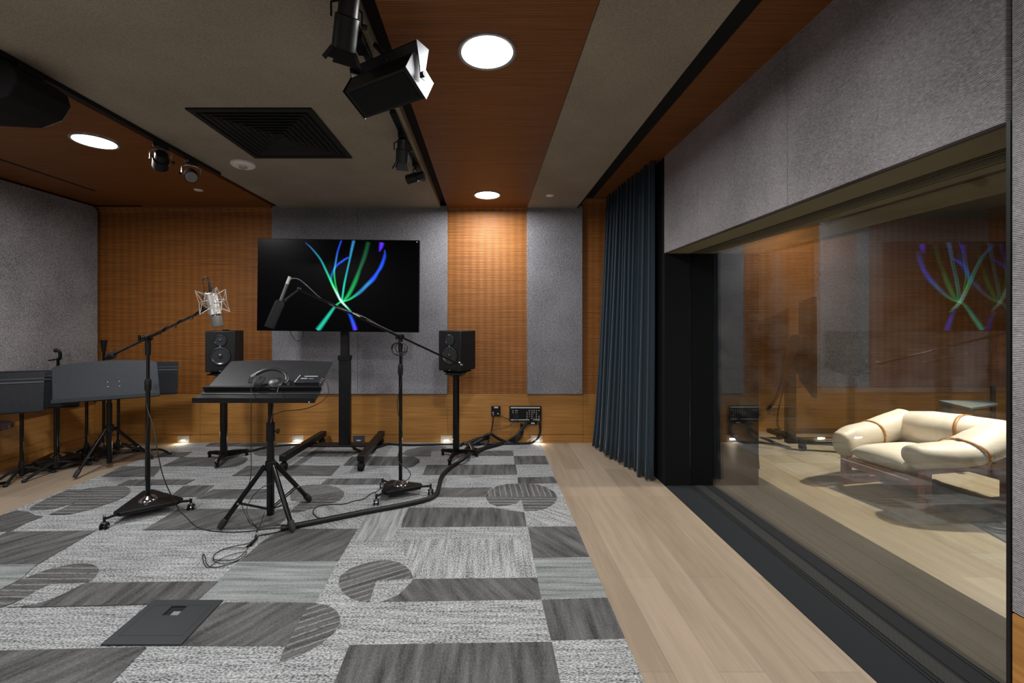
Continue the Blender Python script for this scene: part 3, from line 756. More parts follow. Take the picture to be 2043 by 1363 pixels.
# floor hatch
x0, x1 = -1.66, -1.315; z = .0085
Ya, Yb = 1190/650.5, 1190/561
t = thing('floor_box', 'square slate grey floor hatch plate with a small square opening in the carpet', 'floor box', ((x0+x1)/2, (Ya+Yb)/2, .004))
HX0, HX1, HY0, HY1 = -1.535, -1.46, 2.01, 2.075
m = MB()
m.bb(x0, HX0, Ya, Yb, .004, .0125); m.bb(HX1, x1, Ya, Yb, .004, .0125); m.bb(HX0, HX1, Ya, HY0, .004, .0125); m.bb(HX0, HX1, HY1, Yb, .004, .0125)
m.build('cover_plate', COVER, t)
m = MB(); lw = .0012; fz = .0128
fx0, fx1, fy0, fy1 = x0+.035, x1-.03, Ya+.05, Yb-.04
for q in ((fx0, fx1, fy0, fy0+lw), (fx0, fx1, fy1-lw, fy1), (fx0, fx0+lw, fy0, fy1), (fx1-lw, fx1, fy0, fy1)): m.bb(q[0], q[1], q[2], q[3], .0125, fz)
m.build('lid_seam', GROOVE, t)
m = MB(); m.bb(HX0, HX1, HY0, HY1, .004, .006); m.build('well', GROOVE, t)
m = MB(); m.bb(HX0+.035, HX1-.004, HY0+.004, HY0+.03, .006, .011); m.build('latch', plain('grey_latch', srgb(120, 125, 130), .4), t, .001)

# ================================================================= screen on wheeled stand
TY = 4.33
tl, tr, br_, bl = P(512, 476, TY), P(836.5, 479, TY), P(836.5, 664, TY), P(514, 659.5, TY)
cx = (tl.x+tr.x+br_.x+bl.x)/4; cz = (tl.z+tr.z+br_.z+bl.z)/4
TW = (tr.x-tl.x+br_.x-bl.x)/2; TH = (tl.z-bl.z+tr.z-br_.z)/2
roll = math.atan2((tr.z-tl.z+br_.z-bl.z)/2, TW)      # slight sag to the right
t = thing('television_stand', 'tall black wheeled stand carrying the large screen', 'tv stand', (-1.50, 4.5, 0))
m = MB(); m.bb(-1.557, -1.447, 4.46, 4.54, .10, 1.03); m.build('column', BLACK, t, .006)
m = MB(); m.bb(-1.542, -1.46, 4.47, 4.53, 1.0, 1.62); m.build('inner_column', BLACK, t, .006)
m = MB(); m.bb(-1.565, -1.44, 4.455, 4.545, .99, 1.04); m.build('collar', BLACKM, t, .004)
for z_ in (.36, .58, .80):
    m = MB(); m.bb(-1.512, -1.494, 4.457, 4.462, z_, z_+.05); m.build('cable_slot', GROOVE, t)
m = MB(); m.bb(-1.90, -1.17, 4.44, 4.56, .085, .105); m.build('crossbar', BLACK, t, .003)
for sx, xa, xb in ((-1, -1.90, -1.86), (1, -1.175, -1.20)):
    m = MB(); A = Vector((xa, 3.95, .125)); B = Vector((xb, 4.85, .125))
    d = (B-A).normalized(); n_ = Vector((-d.y, d.x, 0))*.034
    m.prism([A-n_-Vector((0, 0, .03)), A+n_-Vector((0, 0, .03)), B+n_-Vector((0, 0, .03)), B-n_-Vector((0, 0, .03))], (0, 0, .06))
    leg = m.build('base_leg', BLACK, t, .008)
    for q in (A+d*.035, B-d*.04):
        m = MB(); m.cyl(q+Vector((0, 0, -.03)), q+Vector((0, 0, -.055)), .02); 
        m.cyl((q.x-.024, q.y-.012, .042), (q.x+.024, q.y-.012, .042), .037, seg=24); m.sphere((q.x, q.y-.005, .052), .036, 16, (1, 1, .9))
        m.build('caster', BLACKM, leg)
m = MB(); m.bb(cx-.28, cx+.28, 4.40, 4.46, cz-.2, cz+.2); m.build('mount_plate', BLACK, t, .004)
tv = thing('television', 'large flat black screen showing green and blue light trails on a wheeled stand', 'television', (cx, TY, cz))
Rr = RY(-roll)
def tp(u, v, dy=0):                      # u,v in 0..1 over the screen face
    return Vector((cx, TY+dy, cz))+Rr @ Vector(((u-.5)*TW, 0, (.5-v)*TH))
m = MB(); m.box((cx, TY+.019, cz), (TW, .036, TH), Rr); m.build('bezel', BLACKM, tv, .004)
m = MB(); m.box((cx, TY-.0005, cz), (TW-.012, .003, TH-.012), Rr); m.build('display', SCREEN, tv)
m = MB(); m.box((cx, TY+.05, cz-.05), (TW*.55, .03, TH*.5), Rr); m.build('rear_housing', BLACKM, tv, .01)
# light trails on the display: crop frame 480,440 scale 4.643 -> uv
def trail(pts, name='display_picture'):
    """pts: (u,v,width,colour,strength)"""
    P_, W_, C_ = [], [], []
    ctrl = [(Vector(((480+u/4.643), (440+v/4.643), 0)), w_, c_, s_) for u, v, w_, c_, s_ in pts]
    vs = catmull([c_[0] for c_ in ctrl], 8)
    n = len(ctrl)-1
    for i, q in enumerate(vs):
        f = min(i/8, n-1e-6); a_ = int(f); g = f-a_
        A, B = ctrl[a_], ctrl[min(a_+1, n)]
        W_.append(A[1]*(1-g)+B[1]*g); C_.append(tuple((A[2][k]*A[3]*(1-g)+B[2][k]*B[3]*g) for k in range(3)))
    return vs, W_, C_
G_ = (.02, .75, .18); TQ = (.02, .65, .42); BL = (.02, .10, 1.0); VI = (.12, .03, 1.0); SK = (.05, .35, .8); WH = (.55, .9, .8); DG = (.02, .18, .07); TB = (.02, .45, .6)
trails = [
 [(600, 205, 10, BL, .25), (660, 260, 14, SK, .4), (740, 360, 18, TB, .5), (800, 480, 20, TQ, .7), (850, 590, 22, G_, .9), (900, 690, 22, WH, .9), (935, 750, 22, WH, 1.2), (1010, 830, 16, TQ, .7), (1030, 850, 10, TQ, .3)],
 [(935, 185, 16, BL, .5), (900, 290, 18, BL, .6), (880, 400, 18, SK, .6), (868, 480, 18, G_, .6), (880, 590, 16, G_, .5), (910, 700, 14, G_, .5)],
 [(1050, 185, 30, SK, .45), (1030, 270, 26, SK, .6), (1010, 370, 18, TB, .6), (985, 480, 18, TB, .7), (960, 600, 20, TQ, .8), (940, 740, 18, TQ, .9)],
 [(1005, 345, 14, BL, .7), (985, 350, 18, BL, .7), (940, 380, 20, BL, .8), (890, 420, 20, BL, .6), (855, 480, 22, BL, .5), (840, 540, 22, TB, .4), (860, 620, 16, G_, .3)],
 [(1185, 200, 40, DG, .25), (1150, 330, 40, DG, .4), (1105, 450, 32, DG, .6), (1060, 570, 40, G_, .35), (1000, 690, 34, G_, .5), (950, 750, 20, G_, .6)],
 [(1310, 205, 44, VI, .9), (1300, 250, 36, VI, .8), (1285, 290, 14, VI, .3)],
 [(1335, 270, 10, BL, .3), (1335, 330, 30, BL, .5), (1305, 420, 34, BL, .8), (1270, 480, 28, BL, .9), (1230, 540, 40, BL, .9), (1170, 600, 34, SK, .7), (1110, 660, 34, SK, .5), (1050, 705, 24, TQ, .6), (1000, 735, 18, G_, .7), (950, 752, 14, G_, .8)],
 [(950, 745, 14, G_, .8), (905, 770, 18, G_, .7), (870, 805, 24, TQ, .6), (830, 860, 32, TQ, .7), (780, 930, 38, TQ, .7), (715, 1018, 46, TQ, .7)],
 [(985, 840, 14, BL, .4), (1010, 870, 26, BL, .6), (1040, 940, 36, BL, .8), (1065, 1018, 42, VI, .9)],
]
me = bpy.data.meshes.new('display_picture'); bm = bmesh.new(); cl = bm.loops.layers.float_color.new('glow')
def px2tv(q, dy):
    s_ = TY/F
    p = Vector(((q.x-CX)*s_, TY+dy, EYE-(q.y-CY)*s_)); return p
lim_lo = 476.5+.5; 
for k, tr_ in enumerate(trails):
    vs, W_, C_ = trail(tr_); dy = -.0026-.00015*k
    prev = None
    for i, q in enumerate(vs):
        d_ = vs[min(i+1, len(vs)-1)]-vs[max(i-1, 0)]; d_.normalize(); n_ = Vector((-d_.y, d_.x, 0))
        w_ = W_[i]/4.643*.5*1.35
        row = []
        for o_, f in ((-1, 0), (-.5, .45), (0, 1), (.5, .45), (1, 0)):
            qq = q+n_*w_*o_
            qq.y = min(max(qq.y, 480), 659.5)
            row.append((bm.verts.new(px2tv(qq, dy)-Vector((cx, TY, cz))), tuple(c_*f for c_ in C_[i])))
        if prev:
            for j in range(4):
                f_ = bm.faces.new((prev[j][0], prev[j+1][0], row[j+1][0], row[j][0]))
                for lp in f_.loops:
                    for v_, c_ in prev+row:
                        if lp.vert is v_: lp[cl] = (*c_, 1); break
        prev = row
bm.to_mesh(me); bm.free()
k = NT('display_light_trails'); k.t.nodes.remove(k.b)
at = k.n('ShaderNodeVertexColor'); at.layer_name = 'glow'
e = k.n('ShaderNodeEmission'); e.inputs[1].default_value = 1.45; k.l(at.outputs[0], e.inputs[0])
tr_ = k.n('ShaderNodeBsdfTransparent'); ad = k.n('ShaderNodeAddShader'); k.l(e.outputs[0], ad.inputs[0]); k.l(tr_.outputs[0], ad.inputs[1]); k.l(ad.outputs[0], k.out.inputs[0])
me.materials.append(k.m); o = bpy.data.objects.new('display_picture', me); COL.objects.link(o); o.parent = tv; ORG[o.name] = Vector((cx, TY, cz))
o['label'] = 'green and blue light trails shown on the screen'
m = MB(); m.sphere(px2tv(Vector((832, 483, 0)), -.003), .004, 8); m.build('status_light', emis_mat('tv_led', (.8, .9, 1), 1.2), tv)
m = MB(); m.tube([P(578, 658, 4.40), P(584, 672, 4.40), P(591, 680, 4.40), P(600, 678, 4.40), P(607, 658, 4.40)], .003, 6, smooth=5)
m.build('hanging_lead', CABLET, tv)

# ================================================================= speakers and stands
def speaker_stand(base, feet, px_pole, label):
    x, y = base; t = thing('speaker_stand', label, 'speaker stand', (x, y, 0), 'black pole stands under the speakers')
    m = MB(); m.cyl((x, y, .05), (x, y, .862), .033, seg=24); m.build('pole', BLACKG, t)
    for fx, fy in feet:
        m = MB(); m.tube([(x, y, .075), ((x+fx)/2, (y+fy)/2, .07), (fx, fy, .055)], [.026, .022, .017], 10, smooth=0)
        lg = m.build('base_leg', BLACKG, t)
        m = MB(); m.sphere((fx, fy, .052), .021, 14); m.cyl((fx, fy, .0), (fx, fy, .04), .016, .014, 14); m.build('foot', CHROME if False else BLACKG, lg)
    m = MB(); m.cyl((x, y, .845), (x, y, .868), .06, .10, 24); m.build('socket', BLACK, t)
    m = MB(); m.box((x, y, .876), (.20, .22, .014), None); m.build('top_plate', BLACK, t, .004)
    return t
def speaker(base, yaw, label, knob=False):
    x, y = base; W, D, H = .262, .30, .40; z0 = .905
    t = thing('studio_speaker', label, 'speaker', (x, y, z0))
    R = RZ(yaw); c = Vector((x, y, z0+H/2))
    L_ = lambda u, v, w_: c+R @ Vector((u, v, w_))          # front is -v
    m = MB(); m.box(c, (W, D, H), R); m.build('cabinet', CABIN, t, .008)
    m = MB(); m.box(L_(0, 0, -H/2-.011), (.20, .22, .022), R); m.build('isolation_pad', BLACKM, t, .005)
    f = -D/2
    def dish(name, zc, r, mat, dome, dd):
        m = MB(); m.loft([(L_(0, f-.001, zc), r*1.10), (L_(0, f-.006, zc), r*1.08), (L_(0, f-.006, zc), r), (L_(0, f-.0035, zc), r*.97)], 36, cap=False); rg = m.build(name+'_surround', BLACKM, t)
        m = MB(); m.loft([(L_(0, f-.006, zc), r*.98), (L_(0, f-.0075, zc), r*.9), (L_(0, f-.0005, zc), r*.78), (L_(0, f+dd, zc), dome)], 36, cap=False); m.build(name, mat, t)
        m = MB()
        q = [(L_(0, f+dd-.0005, zc), dome), (L_(0, f+dd-dome*.4, zc), dome*.85), (L_(0, f+dd-dome*.7, zc), dome*.4), (L_(0, f+dd-dome*.75, zc), .0005)]
        m.loft(q, 20, cap=False); m.build('dust_cap', mat, t)
    # front recess board so the cones have depth
    dish('woofer', -.045, .088, CONE, .022, -.001)
    dish('tweeter', .108, .056, CONE, .013, -.001)
    m = MB(); m.box(L_(0, f-.001, -.165), (.17, .004, .030), R); m.build('port', GROOVE, t)
    m = MB(); m.box(L_(0, f-.002, -.186), (.17, .004, .004), R); m.build('port_lip', CABIN, t)
    m = MB(); m.box(L_(0, f-.002, -.192), (.012, .003, .008), R); m.build('badge', NICKEL, t)
    m = MB(); m.sphere(L_(0, f-.003, .048), .0035, 8); m.build('status_light', emis_mat('blue_led', (.15, .5, 1), 8), t)
    if knob:
        m = MB(); m.box(L_(.02, -.05, H/2+.006), (.05, .03, .012), R @ RZ(.6)); m.build('clip', BLACKM, t)
    return t
speaker_stand((-2.64, 4.27), ((-2.84, 4.36), (-2.575, 4.06), (-2.50, 4.43)), 0, 'black pole stand under the left speaker')
speaker_stand((-.315, 4.32), ((-.462, 4.44), (-.364, 4.13), (-.108, 4.39)), 0, 'black pole stand under the right speaker beside thick cables')
speaker((-2.645, 4.30), math.radians(16), 'black two-way studio speaker behind the near music stand', True)
speaker((-.305, 4.36), math.radians(-27), 'black two-way studio speaker right of the screen')
# ================================================================= near music stand
def tube_leg(a, b, r): return (Vector(a), Vector(b), r)
def tripod(t, base, hub_z, feet, r, braces=True, pole_bottom=.05):
    x, y = base
    m = MB(); m.cyl((x, y, hub_z-.035), (x, y, hub_z+.03), .036, .034, 20); m.build('hub', BLACK, t, .004)
    for fx, fy in feet:
        d = Vector((fx-x, fy-y, 0)).normalized()
        a = Vector((x, y, hub_z))+d*.035; b = Vector((fx, fy, .03))
        m = MB(); m.cyl(a, b, r, seg=16); lg = m.build('leg', BLACKG, t)
        ax = (b-a).normalized()
        m = MB(); m.loft([(b-ax*.055, r*1.15), (b-ax*.05, r*1.35), (b-ax*.005, r*1.35), (b+ax*.012, r*1.0)], 16); m.build('rubber_foot', RUBBER, lg)
        if braces:
            q = a.lerp(b, .62); e = Vector((x, y, pole_bottom+.04))+d*.02
            sd = Vector((-d.y, d.x, 0))*.011
            m = MB(); m.cyl(e+sd, q+sd, .0045, seg=8); m.cyl(e-sd, q-sd, .0045, seg=8); m.build('brace', BLACK, lg)
            m = MB(); m.cyl(q-sd*1.6, q+sd*1.6, .007, seg=8); m.build('rivet', CHROME, lg)
base = (-1.518, 2.985)
t = thing('music_stand', 'near black music stand with a wide sloping desk holding headphones', 'music stand', (*base, 0))
near_stand = t
hub = 1.4-(928-641)*base[1]/F
tripod(t, base, hub, [FL(440, 1054, .02)[:2], FL(584, 1059, .02)[:2], FL(617, 999, .02)[:2]], .0165)
m = MB(); m.cyl((*base, .045), (*base, .66), .025, seg=20); m.build('lower_tube', BLACKG, t)
m = MB(); m.cyl((*base, .60), (*base, .95), .0165, seg=20); m.build('upper_tube', BLACKG, t)
m = MB(); m.cyl((*base, .56), (*base, .69), .030, .028, 20); cl_ = m.build('clamp_collar', BLACK, t, .003)
m = MB(); m.cyl((base[0]+.02, base[1], .63), (base[0]+.05, base[1], .63), .006, seg=10); m.cyl((base[0]+.045, base[1], .63), (base[0]+.06, base[1], .63), .017, seg=14); m.build('clamp_knob', BLACK, cl_, .002)
# desk: front edge and back edge corners
fl, fr = P(402, 786, 2.86), P(636, 786, 2.86)
bk_l, bk_r = P(461, 721, 3.29), P(664, 722, 3.29)
bk_m = P(566, 716.5, 3.30)
nrm = (fr-fl).cross(bk_l-fl).normalized()
poly = [fl, fr, bk_r]
for i in range(1, 12):
    s_ = i/12; e = bk_r.lerp(bk_l, s_); up = (bk_m-(bk_r.lerp(bk_l, .5))).length*math.sin(PI*s_)**.7
    poly.append(e+((bk_l-fl).normalized())*up*1.0)
poly.append(bk_l)
m = MB(); m.prism(poly, -nrm*.012); dk = m.build('desk', DESKN, t, .002)
dx = (fr-fl).normalized(); dn = (bk_l-fl); dn = (dn-dx*dn.dot(dx)).normalized()
def D(u, v, h=0): return fl+dx*u+dn*v+nrm*h
Wd = (fr-fl).length
m = MB(); m.prism([D(-.004, .03, 0), D(Wd+.004, .03, 0), D(Wd+.004, .048, 0), D(-.004, .048, 0)], nrm*.034); m.build('inner_lip', BLACK, t, .002)
m = MB(); m.prism([D(-.02, -.075, -.006), D(Wd, -.075, -.006), D(Wd, .03, -.006), D(-.02, .03, -.006)], -nrm*.01); m.build('ledge', BLACK, t, .002)
m = MB(); a_, b_ = D(-.02, -.08, -.02), D(Wd, -.08, -.02)
m.prism([a_, b_, b_+Vector((0, 0, .034)), a_+Vector((0, 0, .034))], (0, .006, 0)); m.build('front_lip', BLACK, t, .002)
m = MB(); m.box(Vector((base[0], base[1]+.02, .93)), (.09, .12, .02)); m.cyl((base[0]-.04, base[1], .95), (base[0]+.04, base[1], .95), .018, seg=16); m.build('tilt_bracket', BLACK, t, .003)
m = MB(); m.sphere(D(Wd-.035, -.083, -.012), .005, 8); m.build('lip_rivet', NICKEL, t)
# headphones lying on the desk
def onto(px, py, h=.0):
    """point of the desk plane (raised h) seen at a photo point"""
    d = Vector(((px-CX)/F, 1, -(py-CY)/F)); o_ = Vector((0, 0, EYE)); p0 = fl+nrm*h
    return o_+d*((p0-o_).dot(nrm)/d.dot(nrm))
h0 = onto(545, 765)
t = thing('headphones', 'black closed headphones lying on the near music stand desk', 'headphones', h0)
HP = plain('headphone_plastic', srgb(34, 36, 40), .4); PADM = plain('ear_pad', srgb(20, 21, 23), .6)
for (px, py), rx, nm in (((515, 765), 0, 1), ((551, 765), 1, -1)):
    c = onto(px, py, .035); q = (nrm*.55+dx*nm*-.8+dn*-.15).normalized() if nm == 1 else (nrm*.95+dx*.12-dn*.2).normalized()
    r_ = .050
    m = MB(); m.loft([(c-q*.026, r_*.85), (c-q*.022, r_*1.08), (c-q*.006, r_*1.12), (c-q*.003, r_)], 26); m.build('ear_pad', PADM, t)
    m = MB(); m.loft([(c-q*.003, r_*1.0), (c+q*.012, r_*.95), (c+q*.02, r_*.7), (c+q*.022, .002)], 26); cp = m.build('ear_cup', HP, t)
    m = MB(); m.loft([(c+q*.020, .018), (c+q*.0225, .016)], 18); m.build('cup_disc', plain('cup_grey', srgb(82, 86, 90), .4), cp)
hb = [onto(499, 764, .03), onto(502, 753, .055), onto(515, 745, .075), onto(532, 738, .085), onto(549, 737, .08), onto(563, 742, .06), onto(571, 750, .045), onto(572, 760, .03), onto(566, 766, .03)]
m = MB(); m.tube(hb, .0125, 10, smooth=6); m.build('headband', HP, t)
m = MB(); m.tube([hb[1]+nrm*.003, hb[1].lerp(hb[2], .8)+nrm*.004], .0125, 8); m.build('band_slider', plain('slider_grey', srgb(120, 124, 128), .35), t)
# small amplifier box on the desk
t = thing('headphone_amplifier', 'small black box with white lettering beside the headphones', 'amplifier box', onto(617, 760))
bw, bd, bh = .125, .072, .030
c0 = onto(588, 770.5, .0)
def B_(u, v, h): return c0+dx*u+dn*v+nrm*(h+.0005)
bd = .10
m = MB(); m.prism([B_(0, 0, 0), B_(bw+.045, 0, 0), B_(bw+.045, bd, 0), B_(0, bd, 0)], nrm*bh); m.build('casing', plain('amp_casing', srgb(32, 35, 40), .4), t, .002)
m = MB(); m.prism([B_(.001, 0, bh), B_(.006, 0, bh), B_(.006, bd, bh), B_(.001, bd, bh)], nrm*.0006); m.prism([B_(.04, .078, bh), B_(.135, .078, bh), B_(.135, .086, bh), B_(.04, .086, bh)], nrm*.0006)
m.build('white_marking', LABELW, t)
rotm = Matrix((dx, dn, nrm)).transposed()
text('REAMP', B_(.028, .05, bh+.0006), rotm.to_euler(), .0145, LABELW, t, .0006, align='LEFT')
text('station', B_(.083, .05, bh+.0006), rotm.to_euler(), .0125, LABELW, t, 0, align='LEFT')
for v in (.02, .045, .07):
    m = MB(); m.cyl(B_(bw+.045, v, bh*.5), B_(bw+.052, v, bh*.5), .006, seg=10); m.build('jack', NICKEL, t)

# ================================================================= far conductor stand
base = (-3.60, 4.06)
t = thing('music_stand', 'charcoal music stand with wide upright desk and tripod legs left of the tall boom stand', 'music stand', (*base, 0))
hub = 1.4-(854-641)*base[1]/F
tripod(t, base, hub, [FL(150, 953, .02)[:2], FL(303, 914, .02)[:2], (-3.98, 4.26)], .0135, True, .06)
m = MB(); m.cyl((*base, .05), (*base, .62), .022, seg=20); m.build('lower_tube', BLACKG, t)
m = MB(); m.cyl((*base, .5), (*base, .84), .0165, seg=20); m.build('upper_tube', BLACKG, t)
bl_, br2 = P(104.5, 806, 3.76), P(320, 790, 4.10)
tl_, tr2 = P(103, 731, 3.84), P(313, 719.5, 4.18)
tm_ = P(236, 713.5, 4.07)
n2 = (br2-bl_).cross(tl_-bl_).normalized()
poly = [bl_, br2, tr2.lerp(br2, .06)]
for i in range(0, 25):
    s_ = i/24; e = tr2.lerp(tl_, s_); poly.append(e+(tl_-bl_).normalized()*(.028*math.sin(PI*s_)-.016*(max(0, 1-min(s_, 1-s_)*24/2))**2))
poly.append(tl_.lerp(bl_, .06))
m = MB(); m.prism(poly, -n2*.010); m.build('desk', DESK, t, .002)
dx2 = (br2-bl_).normalized(); dn2 = (tl_-bl_).normalized()
toc = n2 if n2.y < 0 else -n2
def D2(u, v, h=0): return bl_+dx2*u+dn2*v+toc*h
W2 = (br2-bl_).length
m = MB(); m.prism([D2(0, -.004, 0), D2(W2, -.004, 0), D2(W2, -.004, .03), D2(0, -.004, .03)], dn2*.006); m.build('ledge', BLACK, t, .002)
m = MB(); m.prism([D2(0, -.004, .026), D2(W2, -.004, .026), D2(W2, .030, .032), D2(0, .030, .032)], toc*.005); m.build('front_lip', DESK, t, .002)
m = MB()
for u in (.385, .47):
    for v in (.12, .165): m.sphere(D2(u, v, .003), .0065, 10)
m.build('rivet', NICKEL, t)
m = MB(); m.box(D2(W2*.48, .1, -.055), (.12, .04, .06), Matrix.Rotation(math.atan2(dx2.y, dx2.x), 3, 'Z')); m.build('tilt_bracket', BLACK, t, .003)

# ================================================================= folded-out orchestra stands behind
def orch_stand(base, desk_px, lean_y, zb, zt, W_, yaw, label, legs=(200, 320, 80), off=0, legr=.24, top_tag=None):
    x, y = base
    t = thing('music_stand', label, 'music stand', (x, y, 0), 'black music stands parked by the left wall')
    m = MB(); m.cyl((x, y, .09), (x, y, zb+.12), .0135, seg=16); m.build('pole', BLACKG, t)
    m = MB(); m.loft([((x, y, .05), .022), ((x, y, .11), .024), ((x, y, .16), .018)], 18); m.build('base_collar', BLACK, t)
    for a in legs:
        a = math.radians(a); d = Vector((math.cos(a), math.sin(a), 0)); L0 = Vector((x, y, 0))
        pts = [L0+Vector((0, 0, .10)), L0+d*legr*.3+Vector((0, 0, .085)), L0+d*legr*.7+Vector((0, 0, .045)), L0+d*legr+Vector((0, 0, .014))]
        m = MB(); m.tube(pts, [.013]*16+[.011], 8, smooth=5) if False else m.tube(pts, .0125, 8, smooth=5); lg = m.build('leg', BLACK, t)
        m = MB(); m.sphere(pts[-1]+Vector((0, 0, .002)), .0155, 12, (1.2, 1.2, .95)); m.build('rubber_foot', RUBBER, lg)
    R = RZ(yaw); c = Vector((x, y-.05, (zb+zt)/2))+R @ Vector((off, 0, 0)); H = zt-zb
    Rt = R @ RX(-.05)
    m = MB(); m.box(c, (W_, .008, H), Rt); m.build('desk', DESK2, t, .002)
    m = MB(); m.box(c+Rt @ Vector((0, -.006, H*.5-.055)), (W_, .006, .006), Rt); m.box(c+Rt @ Vector((0, -.006, H*.5-.085)), (W_, .008, .010), Rt); m.build('crease', NICKD, t)
    m = MB(); m.box(c+Rt @ Vector((0, -.03, -H*.5)), (W_, .06, .006), Rt); m.build('ledge', BLACK, t, .002)
    m = MB(); m.box(c+Rt @ Vector((-off, .03, -.02)), (.08, .05, .05), Rt); m.build('tilt_bracket', BLACK, t, .003)
    return t
DESK2 = plain('dim_desk_sheet', srgb(44, 47, 51), .45, 0, .4, .1, 30); NICKD = plain('desk_crease', srgb(92, 95, 98), .4)
orch_stand((-3.98, 3.93), None, 0, .615, .955, .60, .30, 'black music stand whose flat desk is half hidden at the left behind the charcoal one', (200, 262, 60), -.08)
orch_stand((-4.13, 3.78), None, 0, .60, .945, .46, .38, 'black music stand at the left edge of the photo with its flat desk cut off', (250, 290, 50), -.04, .2)
orch_stand((-4.08, 4.34), None, 0, .60, .93, .44, .2, 'black music stand standing deepest in the left corner', (170, 300, 45), 0, .2)
orch_stand((-3.86, 4.46), None, 0, .64, .975, .62, .12, 'black music stand whose flat desk sticks out behind the right side of the charcoal one', (150, 262, 20), .30, .22)

# ================================================================= microphone stands
def tri_base(t, base, casters, zb=.055, topz=.085, chrome=.085):
    x, y = base; cs = [Vector(c) for c in casters]; ctr = Vector((x, y, 0))
    poly = []
    for c in cs:
        d = (c-ctr).normalized(); n_ = Vector((-d.y, d.x, 0)); e = ctr+d*((c-ctr).length-.075)
        poly += [e-n_*.030, e+n_*.030]
    A = [Vector((p.x, p.y, zb)) for p in poly]; 
    m = MB(); B = [Vector((p.x, p.y, zb+.028)) for p in poly]; C = [ctr+(Vector((p.x, p.y, 0))-ctr)*.88+Vector((0, 0, topz)) for p in poly]
    # ordered by angle
    ordr = sorted(range(len(poly)), key=lambda i: math.atan2(poly[i].y-y, poly[i].x-x))
    L = [[m.bm.verts.new(S_[i]) for i in ordr] for S_ in (A, B, C)]
    fs = [m.bm.faces.new(L[0][::-1]), m.bm.faces.new(L[2])]
    for P0, P1 in zip(L, L[1:]):
        for i in range(6): fs.append(m.bm.faces.new((P0[i], P0[(i+1) % 6], P1[(i+1) % 6], P1[i])))
    m._f(fs); m.build('base_plate', BLACK, t, .004)
    m = MB(); m.loft([((x, y, topz-.005), .062), ((x, y, topz+.006), .058), ((x, y, topz+.018), .044), ((x, y, topz+.028), .024), ((x, y, topz+.034), .018)], 28); m.build('chrome_cover', CHROME, t)
    for c in cs:
        d = (c-ctr).normalized(); e = ctr+d*((c-ctr).length-.08)
        m = MB(); m.tube([e+Vector((0, 0, zb+.012)), c+Vector((0, 0, .072))-d*.01, c+Vector((0, 0, .072))], .009, 8, smooth=3); m.cyl(c+Vector((0, 0, .050)), c+Vector((0, 0, .088)), .008); arm = m.build('caster_arm', BLACK, t)
        n_ = Vector((-d.y, d.x, 0)); ws = (n_*.3+d*.95).normalized() if False else Vector((1, .25, 0)).normalized()
        m = MB()
        for s_ in (-1, 1):
            m.loft([(c+ws*s_*.010+Vector((0, 0, .024)), .0235), (c+ws*s_*.020+Vector((0, 0, .024)), .0235)], 22)
        m.build('caster_wheel', BLACKM, arm, .002)
        m = MB(); m.box(c+Vector((0, 0, .046)), (.026, .022, .016)); m.cyl(c-ws*.024+Vector((0, 0, .024)), c+ws*.024+Vector((0, 0, .024)), .007); m.sphere(c+Vector((0, 0, .092)), .009, 10)
        m.build('caster_fork', CHROME, arm, .002)
def boom_stand(base, casters, clutch_z, joint_z, tip, rear_len, label, weight=True):
    x, y = base; t = thing('microphone_stand', label, 'microphone stand', (x, y, 0))
    tri_base(t, base, casters)
    m = MB(); m.cyl((x, y, .10), (x, y, joint_z), .0145, seg=18); m.build('lower_tube', BLACKG, t)
    m = MB(); m.cyl((x, y, joint_z-.04), (x, y, clutch_z-.01), .0105, seg=18); m.build('upper_tube', BLACKG, t)
    m = MB(); m.loft([((x, y, joint_z-.055), .018), ((x, y, joint_z-.04), .021), ((x, y, joint_z+.02), .021), ((x, y, joint_z+.035), .014)], 18); m.build('clutch_collar', BLACK, t)
    m = MB(); m.loft([((x, y, clutch_z-.13), .017), ((x, y, clutch_z-.05), .019), ((x, y, clutch_z-.02), .017)], 18); m.build('upper_collar', BLACK, t)
    c = Vector((x, y, clutch_z)); d = (tip-c).normalized()
    m = MB(); s_ = d.cross(Vector((0, 0, 1))).normalized()
    m.cyl(c-s_*.025, c+s_*.025, .021, seg=20); m.cyl(c+s_*.025, c+s_*.045, .010); m.box(c+s_*.052, (.014, .014, .045)); hd = m.build('boom_clutch', BLACK, t, .002)
    m = MB(); m.cyl(c-d*rear_len, tip, .0088, seg=14); bm_ = m.build('boom_arm', BLACKG, t)
    m = MB(); m.cyl(c-d*.02, c+d*.28, .0115, seg=14); m.build('boom_sleeve', BLACK, bm_)
    return t, c, d, s_
casters = [(-2.57, 2.86, 0), (-2.19, 3.15, 0), (-2.70, 3.385, 0)]
tip1 = P(408, 619, 2.72)
tS, c1, d1, s1 = boom_stand((-2.50, 3.14), casters, 1.4-(674-641)*3.14/F, 1.4-(765-641)*3.14/F, tip1, .72, 'tall black boom stand with triangular base holding the silver microphone')
wq = c1-d1*.70
m = MB(); m.loft([(wq-d1*.07, .016), (wq-d1*.06, .026), (wq+d1*.0, .030), (wq+d1*.05, .030), (wq+d1*.06, .020)], 20); cw = m.build('counterweight', BLACK, tS)
m = MB(); m.cyl(wq+d1*.055, wq+d1*.075, .026, seg=18); m.build('weight_band', CABIN, cw)
m = MB(); m.sphere(tip1, .014, 12); m.cyl(tip1, tip1+Vector((.03, 0, .012)), .011); m.build('boom_joint', BLACK, tS)

